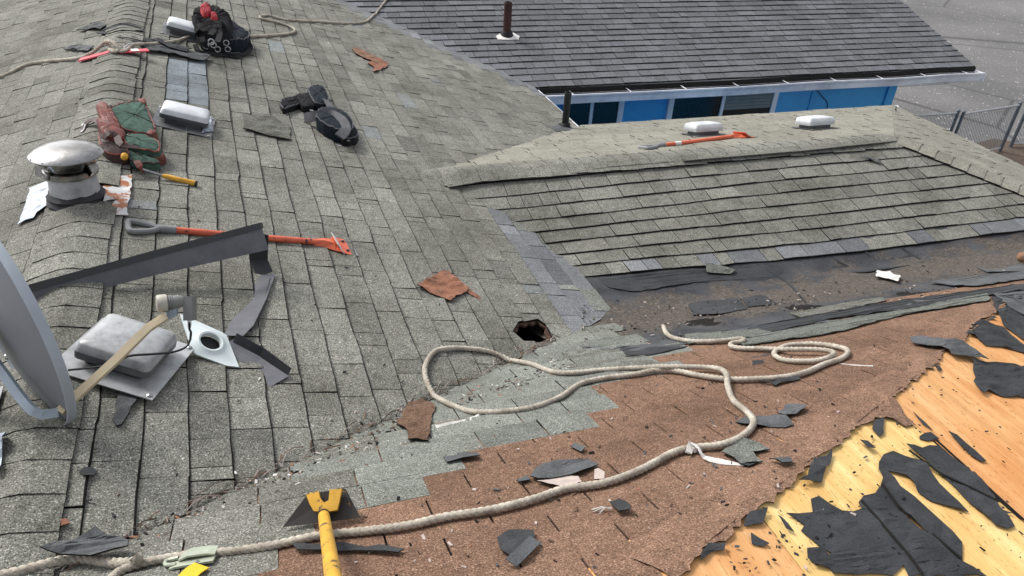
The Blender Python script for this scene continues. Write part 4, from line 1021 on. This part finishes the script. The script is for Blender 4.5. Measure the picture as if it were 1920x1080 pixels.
# ---- metal drip edges
def vert_over(px, h):
    p = cast(*px); return p + Vector((0, 0, h))
L0 = cast(40, 572, .035); R0 = vert_over((506, 512), .20)
de = empty('drip_edge', cast(300, 520), 'long black metal drip edge lying across the ridge and propped at one end', 'flashing')
dv = (R0 - L0); dl = dv.normalized(); webn = Vector((0, 0, 1)); 
web = (UP - dl * UP.dot(dl)).normalized()
b = MB()
b.loft([[q - web * k_, q + web * .030, q + web * .030 + FW * .0015, q - web * k_ + FW * .0015] for q, k_ in ((L0 + web * .02, .035), (L0.lerp(R0, .5) + web * .025, .055), (R0 + web * .025, .085))], cap0=True); b.obj('web', 'grey_painted_metal', de)
b = MB()
b.loft([[q - web * .010 - FW * .006, q + web * .020 + FW * -.010, q + web * .022 + FW * .03, q + web * .002 + FW * .03] for q in (L0 + web * .048, L0.lerp(R0, .5) + web * .053, R0 + web * .053)], cap0=True); b.obj('flange', 'black_metal', de)
be = empty('bent_flashing', cast(470, 600), 'buckled black metal strip folded in three under the long drip edge', 'flashing')
b = MB(); q = [R0 + web * .02 - RT * .02 + FW * .015, cast(485, 487, .06), cast(497, 515, .012)]
b.ribbon(q, RT * .2 - FW, [.075, .085, .08], .002); b.obj('leg', 'black_metal', be)
b = MB(); q = [cast(501, 514, .014), cast(480, 560, .012), cast(452, 610, .02), cast(438, 630, .035)]
b.ribbon(q, [Vector((-.15, -.45, .85))] * 4, [.08, .095, .105, .08], .002); b.obj('middle_strip', 'grey_painted_metal', be)
b = MB(); q = [cast(508, 524, .02), cast(496, 570, .018), cast(470, 618, .02)]; b.ribbon(q, Vector((.8, -.3, .5)), .018, .002); b.obj('hem', 'black_metal', be)
b = MB(); q = [cast(432, 640, .03), cast(478, 680, .012), cast(520, 718, .010)]
b.ribbon(q, Vector((0, 0, 1)), [.07, .11, .11], .002); b.obj('end_strip', 'grey_painted_metal', be)
b = MB(); q = [cast(440, 634, .05), cast(490, 664, .035), cast(541, 702, .03)]
b.ribbon(q, Vector((-.9, -.6, .6)), [.05, .06, .06], .002); b.obj('end_hem', 'black_metal', be)

# ---- white pipe flashing with a hole
pf = empty('pipe_flashing', cast(395, 650), 'white square pipe flashing with a round hole beside the zinc vent', 'flashing')
c4 = [cast(338, 588, .09), cast(424, 626, .04), cast(451, 695, .012), cast(362, 662, .03)]
cc = sum(c4, Vector()) / 4; nn = (c4[1] - c4[0]).cross(c4[3] - c4[0]).normalized()
if nn.z < 0: nn = -nn
ux = (c4[1] - c4[0]).normalized(); uy = nn.cross(ux)
n = 24; hr = .042; b = MB(); ring = []; outer = []
for j in range(n):
    a = 2 * math.pi * j / n; d = ux * math.cos(a) + uy * math.sin(a); ring.append(cc + d * hr + nn * .010)
    best = None                                            # where the ray meets the edge of the plate
    for k in range(4):
        p0, p1 = c4[k], c4[(k + 1) % 4]; e = p1 - p0
        m2 = Matrix(((d.dot(ux), -e.dot(ux)), (d.dot(uy), -e.dot(uy)))); r0 = Vector(((p0 - cc).dot(ux), (p0 - cc).dot(uy)))
        if abs(m2.determinant()) > 1e-9:
            s1, s2 = m2.inverted() @ r0
            if s1 > 0 and -1e-6 <= s2 <= 1 + 1e-6: best = p0 + e * s2
    outer.append(best if best else cc + d * .1)
midr = [cc + (ux * math.cos(2 * math.pi * j / n) + uy * math.sin(2 * math.pi * j / n)) * .062 + nn * .004 for j in range(n)]
b.loft([outer, midr, [cc + (r - cc) * 1.18 for r in ring], ring, [r - nn * .02 for r in ring]], cap1=False); b.obj('plate', 'white_plate', pf, smooth=True)
b = MB(); b.loft([[o_ for o_ in outer], [o_ - nn * .006 for o_ in outer]], cap1=False); b.obj('rolled_edge', 'white_plate', pf)
b = MB(); b.poly([cc + (r - cc) * 1.1 - nn * .03 for r in ring]); b.obj('rubber_boot', 'black_rubber', pf)

# ---- shovels
def shovel(p0, p1, label, mat, flip=1, scale=1):
    """D grip at p0, blade at p1"""
    L = (p1 - p0).length; t = empty('roofing_shovel', p0.lerp(p1, .5), label, 'shovel', 'orange roofing shovels')
    mid = p0.lerp(p1, .5); fr = Fr(p0, p1 - p0, normal(mid.x, mid.y)); k = L / 1.22
    P = catmull([fr(.15 * k, 0, .0), fr(.10 * k, .035 * k, 0), fr(.03 * k, .055 * k, 0), fr(0, .05 * k, 0), fr(-.004, 0, 0), fr(0, -.05 * k, 0), fr(.03 * k, -.055 * k, 0), fr(.10 * k, -.035 * k, 0), fr(.15 * k, 0, 0)], .015)
    b = MB(); b.tube(P, .016 * k, 8); b.tube([fr(.13 * k, 0, 0), fr(.17 * k, 0, 0), fr(.23 * k, 0, 0)], [.018 * k, .025 * k, .023 * k], 10); b.obj('grip', 'grip_grey', t, smooth=True)
    b = MB(); b.tube([fr(.22 * k, 0, 0), fr(.6 * k, 0, 0), fr(1.04 * k, 0, .004)], .019 * k, 12); b.obj('shaft', mat, t, smooth=True)
    b = MB(); b.tube([fr(.34 * k, 0, 0), fr(.41 * k, 0, 0)], .0198 * k, 12, cap=False); b.obj('label_sleeve', 'white_label' if mat == 'orange_clean' else mat, t, smooth=True)
    b = MB(); b.loft([[fr(u * k, a * w, .0 + z) for a, z in ((-1, -.006), (-.4, .02 * h_), (.4, .02 * h_), (1, -.006), (1, -.010), (-1, -.010))] for u, w, h_ in ((1.0, .016, .9), (1.06, .034 * k, 1.3), (1.12, .065 * k, 1.0), (1.14, .075 * k, .6))], cap0=True); b.obj('socket', 'orange_clean', t)
    b = MB(); W_ = .095 * k
    b.loft([[fr(1.12 * k, W_ * .75 * s_, .035), fr(1.12 * k, W_ * .75 * s_, .040), fr(1.17 * k, W_ * s_, -.006), fr(1.17 * k, W_ * s_, -.012)] for s_ in (-1, -.5, 0, .5, 1)], cap0=True)
    b.obj('fulcrum', 'white_label' if mat != 'orange_clean' else 'orange_clean', t)
    b = MB(); b.loft([[fr(u * k, -w, z), fr(u * k, w, z), fr(u * k, w, z + .004), fr(u * k, -w, z + .004)] for u, w, z in ((1.13, W_ * .9, .0), (1.19, W_, -.010), (1.24, W_ * 1.02, -.014))], cap0=True)
    bl = b.obj('blade', 'orange_paint', t)
    b = MB(); b.loft([[fr(u * k, -w, z), fr(u * k, w, z), fr(u * k, w, z + .003), fr(u * k, -w, z + .003)] for u, w, z in ((1.23, W_ * 1.03, -.012), (1.262, W_ * 1.03, -.016))], cap0=True); b.obj('blade_edge', 'steel' if mat != 'orange_clean' else 'black_metal', bl)
    for s_ in (-.6, .6):
        b = MB(); b.lathe(fr(1.20 * k, W_ * s_, -.006), fr.n, [(.010, 0), (.009, .006), (.003, .009)], 8); b.obj('rivet', 'black_metal', bl)
    return t
shovel(cast(242, 424, .022), cast(654, 458, .030), 'orange and black roofing shovel with grey grip lying beside the drip edge', 'orange_paint')
shovel(cast(1207, 277, .022), cast(1400, 248, .05), 'bright orange roofing shovel with grey grip lying along the far ridge', 'orange_clean')

# ---- yellow tear-off tool reaching in from below
yt = empty('tear_off_tool', cast(602, 985), 'yellow tear off fork standing on the shingles with its handle towards the viewer', 'tool')
bl_, br_ = cast(530, 988, .024), cast(676, 970, .024); tl, tr = cast(577, 926, .10), cast(648, 916, .10)
nb = (br_ - bl_).cross(tl - bl_).normalized(); nb = nb if nb.dot(CAM - bl_) > 0 else -nb
b = MB(); pts = [bl_, br_, tr, tl]; b.hexa([q - nb * .004 for q in pts] + [q for q in pts]); bd_ = b.obj('blade', 'dark_blade', yt)
def onblade(px, py, off):
    d = ray(px, py); o = bl_ + nb * off; k = (o - CAM).dot(nb) / d.dot(nb); return CAM + d * k
br = [(573, 926), (597, 921), (600, 934), (608, 942), (616, 938), (618, 918), (641, 916), (636, 940), (632, 956), (612, 960), (588, 958), (580, 944)]
def vslab(pts, nrm, th, mat, name, parent):
    nrm = nrm.normalized(); u = nrm.orthogonal().normalized(); v = nrm.cross(u); mb = MB(); n = len(pts)
    tri = tessellate_polygon([[Vector((p.dot(u), p.dot(v), 0)) for p in pts]]); i = mb.add(pts); j = mb.add([p - nrm * th for p in pts])
    for t_ in tri:
        a, bb, c = [pts[q] for q in t_]
        if (bb - a).cross(c - a).dot(nrm) < 0: t_ = (t_[0], t_[2], t_[1])
        mb.face([i + q for q in t_]); mb.face([j + q for q in reversed(t_)])
    for q in range(n): mb.face((i + q, i + (q + 1) % n, j + (q + 1) % n, j + q))
    return mb.obj(name, mat, parent)
vslab([onblade(x, y, .026) for x, y in br], nb, .020, 'yellow_paint', 'bracket', yt)
e1 = onblade(607, 966, .02); e2 = cast(640, 1180, .42)
b = MB(); b.tube([e1 - (e2 - e1).normalized() * .01, e1 + (e2 - e1) * .03, e1.lerp(e2, .5), e2], [.0155, .0165, .0165, .0165], 16); b.obj('handle', 'yellow_paint', yt, smooth=True)
b = MB(); b.tube([e1 - (e2 - e1).normalized() * .012, e1 + (e2 - e1).normalized() * .012], .019, 14); b.obj('ferrule', 'black_metal', yt)

# ---- rope grab with a yellow strap in the corner
rg_ = empty('rope_grab', cast(372, 1050), 'pale green metal rope grab with yellow strap clipped on the rope', 'clip')
p = cast(372, 1046, .016); fr = Fr(p, cast(410, 1040) - cast(335, 1050))
b = MB(); b.loft([[fr(u, -.022, w), fr(u, .022, w), fr(u, .022, w + .005), fr(u, -.022, w + .005)] for u, w in ((-.045, .008), (-.02, .016), (.03, .016), (.05, .012))], cap0=True); b.obj('upper_plate', 'pale_green_metal', rg_)
b = MB(); b.loft([[fr(u, -.045, w), fr(u, -.012, w), fr(u, -.012, w + .006), fr(u, -.045, w + .006)] for u, w in ((-.065, -.004), (-.05, .0), (.0, .002), (.05, .004))], cap0=True); b.obj('lower_plate', 'pale_green_metal', rg_)
b = MB(); b.tube(catmull([fr(-.05, -.03, .006), fr(-.075, -.028, .006), fr(-.08, -.01, .008), fr(-.05, -.004, .01)], .01), .006, 8); b.obj('lever', 'pale_green_metal', rg_, smooth=True)
b = MB(); b.tube(catmull([fr(.01, -.035, .008), fr(.0, -.06, .006), fr(-.02, -.075, .004)], .01), .005, 8); b.obj('link', 'steel', rg_, smooth=True)
b = MB(); b.ribbon(catmull([cast(378, 1062, .02), cast(362, 1072, .026), cast(335, 1100, .02)], .02), Vz, .045, .004); b.obj('strap', 'yellow_strap', rg_)

# ---- red hinged roof anchor
ra = empty('roof_anchor', cast(215, 92), 'red metal roof anchor straddling the ridge with rope knotted to it', 'anchor')
for a, c, nm in (((150, 113), (206, 98), 'red_paint'), ((222, 98), (278, 106), 'red_paint')):
    pa, pb = cast(*a, .022), cast(*c, .022); f2 = Fr(pa, pb - pa); L = (pb - pa).length
    b = MB(); b.loft([[f2(u, -.035, 0), f2(u, .035, 0), f2(u, .03, .008), f2(u, -.03, .008)] for u in (0, .02, L * .98, L)], cap0=True); lg = b.obj('leg', nm, ra)
    if a[0] > 200:
        b = MB(); b.loft([[f2(u, -.03, .009), f2(u, .03, .009), f2(u, .03, .011), f2(u, -.03, .011)] for u in (L * .42, L * .68)], cap0=True); b.obj('sticker', 'white_label', lg)
b = MB()
pk = [cast(208, 88, .03), cast(200, 80, .07), cast(212, 79, .09), cast(224, 90, .06), cast(215, 97, .04), cast(205, 92, .05), cast(230, 96, .05), cast(244, 86, .05), cast(236, 82, .05)]
b.tube(catmull(pk, .01), .011, 8); b.obj('rope_knot', 'rope_fibre', ra, smooth=True)
b = MB(); b.tube(catmull([cast(232, 92, .04), cast(240, 84, .06), cast(249, 84, .05), cast(246, 93, .03), cast(236, 95, .03)], .01), .008, 8); b.obj('ring', 'steel', ra, smooth=True)

# ---- bags: soft shapes
def lump(pxs, h, z0=.0, noise_=.006, levels=((1, 0), (1.02, .5), (.97, .86), (.8, .97), (.4, 1.0), (.02, 1.0)), sub=4):
    P = [cast(*q) for q in pxs]; Q = []
    P2 = P + [P[0]]
    C = catmull([P[-1]] + P + [P[0], P[1]], .02)
    L = [c for c in C]
    # keep one closed turn
    Q = catmull(P + [P[0]], .018)[:-1]
    c = sum(Q, Vector()) / len(Q); rings = []
    for s_, hh in levels:
        ring = []
        for v in Q:
            q = c + (v - c) * s_; z = roof(q.x, q.y) + z0 + h * hh
            ring.append(Vector((q.x + R.uniform(-noise_, noise_) * .5, q.y + R.uniform(-noise_, noise_) * .5, z + R.uniform(-noise_, noise_) * (hh > 0) * min(1, s_ * 1.3) * (.3 if s_ < .3 else 1))))
        rings.append(ring)
    b = MB(); b.loft(rings, cap1=True); b.outline = [v.copy() for v in rings[2]]; return b
def bind(lm, mat, parent):
    """a sewn binding and a seam round a pouch"""
    o = lm.outline; b = MB(); b.tube(o + [o[0], o[1]], .0055, 6); b.obj('binding', mat, parent, smooth=True)
    c = sum(o, Vector()) / len(o); k = len(o) // 2; b = MB()
    b.tube([o[0].lerp(c, .05) + Vector((0, 0, .004)), c + Vector((0, 0, .012)), o[k].lerp(c, .05) + Vector((0, 0, .004))], .003, 5); b.obj('seam', 'dark_leather', parent)
tp_ = empty('tool_pouch', cast(240, 268), 'large green canvas tool pouch with red leather trim near the ridge', 'tool pouch')
lm = lump([(206, 220), (240, 210), (272, 206), (280, 222), (296, 262), (288, 272), (250, 266), (230, 258), (215, 238)], .06, .012); po = lm.obj('canvas_bag', 'green_canvas', tp_, smooth=True); bind(lm, 'red_leather', po)
lump([(186, 222), (200, 216), (210, 222), (226, 248), (230, 262), (214, 262), (196, 246)], .085, .012).obj('leather_side', 'red_leather', tp_, smooth=True)
lump([(262, 206), (276, 205), (278, 216), (268, 212)], .068, .012, .002).obj('corner_patch', 'red_leather', tp_, smooth=True)
lump([(284, 258), (298, 266), (292, 272), (280, 268)], .06, .012, .002).obj('corner_patch', 'red_leather', tp_, smooth=True)
b = MB(); b.ribbon(catmull([cast(192, 232, .08), cast(175, 224, .06), cast(160, 236, .03), cast(154, 248, .014)], .02), Vector((-.3, -.3, 1)), [.04] * 60, .005); b.obj('belt', 'dark_leather', tp_)
b = MB(); b.tube(catmull([cast(154, 236, .03), cast(160, 232, .035), cast(157, 244, .03), cast(152, 248, .03)], .01), .006, 6); b.obj('buckle', 'steel', tp_)
b = MB(); b.tube([cast(240, 266, .03), cast(262, 268, .035), cast(276, 270, .03)], .02, 8); b.obj('roll_pocket', 'dark_leather', tp_, smooth=True)
t2 = empty('tool_pouch', cast(250, 305), 'smaller dark green and red leather pouch holding the hammer', 'tool pouch')
lm = lump([(236, 282), (262, 278), (296, 288), (306, 302), (300, 312), (268, 306), (244, 298)], .09, .012); po = lm.obj('canvas_bag', 'green_canvas', t2, smooth=True); bind(lm, 'red_leather', po)
lump([(188, 256), (204, 250), (222, 262), (240, 278), (240, 290), (215, 290), (200, 282)], .11, .012).obj('leather_side', 'red_leather', t2, smooth=True)
lm = lump([(190, 270), (206, 284), (236, 292), (246, 312), (215, 312), (196, 300)], .07, .012); po = lm.obj('nail_bag', 'dark_leather', t2, smooth=True); bind(lm, 'red_leather', po)
lm = lump([(244, 292), (262, 302), (300, 318), (296, 324), (262, 322), (244, 312)], .05, .012); po = lm.obj('side_pocket', 'green_canvas', t2, smooth=True); bind(lm, 'dark_leather', po)
b = MB(); b.ribbon(catmull([cast(196, 258, .10), cast(205, 250, .13), cast(218, 256, .12), cast(228, 272, .12), cast(260, 278, .10)], .02), Vector((0, -.4, 1)), .035, .006); b.obj('flap', 'dark_leather', t2)
b = MB(); b.ribbon(catmull([cast(256, 302, .07), cast(262, 312, .06), cast(268, 322, .02)], .02), Vector((.2, -.5, 1)), .035, .005); b.obj('hammer_loop', 'red_leather', t2)
lump([(290, 304), (310, 304), (312, 310), (296, 313)], .05, .012, .002).obj('corner_patch', 'red_leather', t2, smooth=True)
b = MB(); q = cast(233, 295, .085); b.lathe(q, Vector((.3, -.6, .7)), [(.018, 0), (.018, .02), (.010, .03)], 12); b.obj('tape_knob', 'yellow_handle', t2, smooth=True)
hm = empty('hammer', cast(300, 328), 'hammer with yellow handle sticking out of the smaller pouch', 'hammer')
b = MB(); b.tube([cast(262, 316, .04), cast(308, 330, .028)], .007, 8); b.obj('shank', 'steel', hm, smooth=True)
b = MB(); b.tube([cast(304, 329, .028), cast(312, 331, .028), cast(340, 338, .024), cast(362, 343, .022), cast(369, 344, .022)], [.009, .014, .015, .016, .013], 10); b.obj('handle', 'yellow_handle', hm, smooth=True)
b = MB(); b.tube([cast(366, 344, .022), cast(370, 345, .022)], .0165, 10); b.obj('handle_end', 'black_rubber', hm)

kb = empty('tool_belt', cast(600, 240), 'black padded tool belt with pouches lying on the olive slope', 'tool belt')
lm = lump([(526, 206), (534, 198), (562, 192), (568, 204), (540, 214), (532, 216)], .05, .012); po = lm.obj('side_pouch', 'black_cloth', kb, smooth=True); bind(lm, 'grey_padding', po)
lump([(556, 194), (578, 190), (592, 206), (590, 214), (570, 216)], .07, .012).obj('middle_pouch', 'black_cloth', kb, smooth=True)
lm = lump([(578, 186), (590, 180), (608, 182), (618, 204), (612, 214), (592, 212)], .09, .012); po = lm.obj('back_pouch', 'navy_cloth', kb, smooth=True); bind(lm, 'grey_padding', po)
lm = lump([(594, 246), (600, 232), (622, 228), (648, 236), (662, 252), (662, 270), (640, 272), (612, 260)], .12, .012); po = lm.obj('large_pouch', 'navy_cloth', kb, smooth=True); bind(lm, 'grey_padding', po)
lm = lump([(634, 262), (660, 256), (671, 262), (668, 274), (645, 277)], .07, .012); po = lm.obj('front_pocket', 'black_cloth', kb, smooth=True); bind(lm, 'grey_padding', po)
b = MB(); b.ribbon(catmull([cast(572, 222, .04), cast(592, 218, .09), cast(620, 216, .12), cast(642, 228, .14), cast(648, 244, .12), cast(636, 258, .08)], .02), Vector((-.2, -.8, .6)), .075, .014); b.obj('belt_pad', 'grey_padding', kb, smooth=True)
b = MB(); b.ribbon(catmull([cast(602, 182, .07), cast(614, 194, .09), cast(624, 210, .10), cast(640, 220, .09), cast(660, 240, .06), cast(666, 262, .03)], .02), Vector((.4, .1, 1)), .05, .014); b.obj('belt_pad', 'grey_padding', kb, smooth=True)
for q in ((584, 208), (646, 222), (654, 232), (636, 274), (652, 264)):
    b = MB(); f2 = Fr(cast(*q, .095 if q[1] < 240 else .06), (1, .3, 0)); b.loft([rsq(f2, .014, .010, w, .004, 2) for w in (0, .006)], cap0=True); b.obj('buckle', 'steel', kb)

hb = empty('harness_bag', cast(418, 95), 'black and red safety harness piled beside the far white vent', 'harness')
lump([(366, 72), (372, 56), (388, 50), (408, 48), (430, 58), (440, 78), (436, 98), (410, 102), (380, 96)], .20, .012, .014).obj('padded_back', 'black_cloth', hb, smooth=True)
lm = lump([(422, 58), (440, 66), (462, 80), (471, 88), (466, 98), (440, 101), (424, 92)], .13, .012, .008); po = lm.obj('leg_pad', 'navy_cloth', hb, smooth=True); bind(lm, 'grey_padding', po)
lump([(384, 60), (396, 54), (402, 62), (404, 74), (392, 80), (384, 72)], .245, .012, .008).obj('red_panel', 'red_cloth', hb, smooth=True)
lump([(402, 74), (412, 72), (416, 84), (404, 86)], .235, .012, .006).obj('red_panel', 'red_cloth', hb, smooth=True)
for P in ([(368, 68, .1), (376, 50, .22), (398, 42, .28), (416, 46, .26), (424, 62, .2)], [(394, 66, .26), (404, 56, .28), (412, 62, .27), (408, 80, .25)], [(366, 84, .06), (374, 98, .03), (400, 102, .03), (430, 104, .02), (460, 101, .03), (470, 88, .05), (462, 78, .08)], [(424, 96, .04), (432, 104, .03), (446, 108, .02), (452, 106, .015)], [(378, 70, .2), (384, 84, .16), (396, 96, .08)]):
    b = MB(); b.ribbon(catmull([cast(*q) for q in P], .02), Vector((0, -.6, .8)), .042, .006); b.obj('strap', 'black_cloth', hb)
for q in ((386, 86, .13), (400, 84, .15), (408, 92, .11), (424, 80, .12), (427, 92, .07), (396, 78, .24)):
    b = MB(); c_ = cast(*q); b.tube([c_ + Vector((math.cos(a) * .022, 0, math.sin(a) * .022)) + Vector((0, -.01, 0)) for a in [2 * math.pi * k / 10 for k in range(11)]], .005, 6); b.obj('ring', 'steel', hb, smooth=True)

# ---- plumbing pipes
bp = empty('vent_pipe', cast(1059, 241), 'black plastic vent pipe at the valley of the far wing', 'pipe')
p = cast(1059, 239); b = MB(); b.tube([p - Vector((0, 0, .02)), p + Vector((0, 0, .40))], .038, 16); b.lathe(p + Vector((0, 0, .40)), Vz, [(.038, 0), (.030, .001), (.030, -.06)], 16); b.obj('pipe', 'black_pipe', bp, smooth=True)
b = MB(); b.lathe(p, normal(p.x, p.y), [(.085, .004), (.080, .018), (.055, .028), (.045, .06), (.039, .065)], 20); b.obj('boot', 'black_rubber', bp, smooth=True)
draped('base_flashing', [(1030, 240), (1048, 236), (1072, 240), (1066, 248), (1040, 247)], 'galvanised_dark', .010, .003, bp, False)
wp = empty('vent_pipe', cast(952, 76), 'dark red brown vent pipe with white flashing on the grey roof', 'pipe')
p = cast(950, 66); b = MB(); b.tube([p - Vector((0, 0, .02)), p + Vector((0, 0, .44))], .055, 16); b.lathe(p + Vector((0, 0, .44)), Vz, [(.055, 0), (.045, .001), (.045, -.05)], 16); b.obj('pipe', 'brown_pipe', wp, smooth=True)
b = MB(); b.lathe(p, normal(p.x, p.y), [(.095, .004), (.085, .03), (.060, .07)], 18); b.obj('boot', 'black_rubber', wp, smooth=True)
draped('base_flashing', [(930, 69), (942, 62), (962, 63), (974, 70), (972, 76), (934, 76)], 'white_label', .012, .003, wp, False)
# something of wood at the right edge
wt = empty('wooden_handle', cast(1925, 492), 'rounded end of a brown wooden handle entering at the right edge', 'handle')
b = MB(); p0, p1 = cast(1908, 484, .05), cast(1990, 470, .12); b.tube([p0, p0.lerp(p1, .06), p0.lerp(p1, .3), p1], [.022, .036, .042, .042], 14); b.obj('shaft', 'wood_brown', wt, smooth=True)

# ------------------------------------------------------------------ grit and small rubbish
def bits(name, label, n, where, mats, smin, smax):
    b = MB()
    for _ in range(n):
        q = where(); p = cast(*q, .002); s_ = R.uniform(smin, smax)
        if roof(p.x, p.y) < -5: continue
        p = p + Vector((0, 0, .010 if zA(p.x, p.y) >= roof(p.x, p.y) - .01 else .006))
        k = R.randrange(len(mats)); a = R.uniform(0, 6.28); ex = Vector((math.cos(a), math.sin(a), R.uniform(-.2, .3))) * s_ * R.uniform(.8, 2.4); ey = Vector((-math.sin(a), math.cos(a), R.uniform(-.2, .3))) * s_ * R.uniform(.4, 1)
        b.hexa([p - ex - ey, p + ex * R.uniform(.5, 1) - ey, p + ex + ey * R.uniform(.3, 1), p - ex * .7 + ey, p - ex * .8 - ey * .7 + Vz * s_ * .5, p + ex * .8 - ey * .6 + Vz * s_ * .5, p + ex * .7 + ey * .7 + Vz * s_ * .5, p - ex * .7 + ey * .8 + Vz * s_ * .5], k)
    return b.obj(name, mats, label=label, cat='debris', kind='stuff')
def along(poly, spread):
    def f():
        i = R.randrange(len(poly) - 1); t = R.random(); return (lerp(poly[i][0], poly[i + 1][0], t) + R.gauss(0, spread), lerp(poly[i][1], poly[i + 1][1], t) + R.gauss(0, spread * .5))
    return f
def RUB():
    x = 1090 + 800 * R.random() ** 1.3; return (x, 628 - (x - 1090) * .125 + R.gauss(-8, 20))
VAL = [(250, 1020), (400, 945), (560, 880), (700, 825), (790, 765), (900, 745), (1000, 712), (1060, 668)]
bits('grit', 'dark grit and twigs along the near valley', 420, along(VAL, 14), ['underlay', 'soil', 'wood_brown', 'white_scrap', 'olive_granules'], .002, .007)
bits('rubble', 'small rubble washed into the stripped valley', 420, RUB, ['underlay', 'soil', 'felt_grey', 'soil', 'olive_granules', 'underlay', 'pinkish_scrap'], .002, .007)
bits('shingle_crumbs', 'crumbs of torn shingle scattered over the near slopes', 260, lambda: (R.uniform(620, 1650), R.uniform(650, 1070)), ['felt_grey', 'brown_granules', 'underlay', 'pinkish_scrap'], .002, .006)
bits('moss_bits', 'dark bits scattered on the olive slope', 130, lambda: (R.uniform(120, 980), R.uniform(120, 980)), ['underlay', 'felt', 'soil', 'white_scrap'], .002, .006)
bits('felt_crumbs', 'black felt crumbs on the bare plywood', 150, lambda: (R.uniform(1350, 1915), R.uniform(650, 1075)), ['felt', 'underlay'], .001, .005)

# straw and twigs lying in the crease of the near valley
b = MB()
for k in range(150):
    x = R.uniform(.05, 2.2); y = 1.503 + .6686 * x + R.gauss(.012, .018); a = R.gauss(.59, .35); L = R.uniform(.02, .09)
    p = Vector((x, y, roof(x, y) + .016)); d = Vector((math.cos(a), math.sin(a), 0)) * L; q = p + d
    b.tube([p, p.lerp(q, .5) + Vector((0, 0, R.uniform(0, .004))), Vector((q.x, q.y, roof(q.x, q.y) + .016))], R.uniform(.001, .003), 4, R.randrange(3))
b.obj('twigs', ['pinkish_scrap', 'soil', 'wood_brown'], label='straw and twigs lying along the crease of the near valley', cat='debris', kind='stuff')

def nail_heads(name, label, n, where, f, mat, h):
    b = MB()
    for _ in range(n):
        x, y = where()
        b.lathe((x, y, f(x, y) + h), (0, 0, 1), [(.0045, 0), (.0045, .0015), (.002, .0025)], 6)
    return b.obj(name, mat, label=label, cat='debris', kind='stuff')
def on_ply():
    x = R.choice((1.985, 2.02, 2.95, 2.99, 2.39, 3.4, 3.8)) + R.uniform(-.006, .006); return x, R.uniform(.3, .974 + (x - 1.65) * .45 - .08)
nail_heads('nail_heads', 'dark nail heads in rows on the bare plywood', 90, on_ply, zE, 'black_metal', .0005)
def on_brown():
    x = R.uniform(1.1, 4.2); return x, R.uniform(.974 + (x - 1.65) * .4574 + .1, 2.3)
nail_heads('old_nails', 'rusty nail heads left in the brown shingles', 70, on_brown, zD, 'rusty_brown', .004)
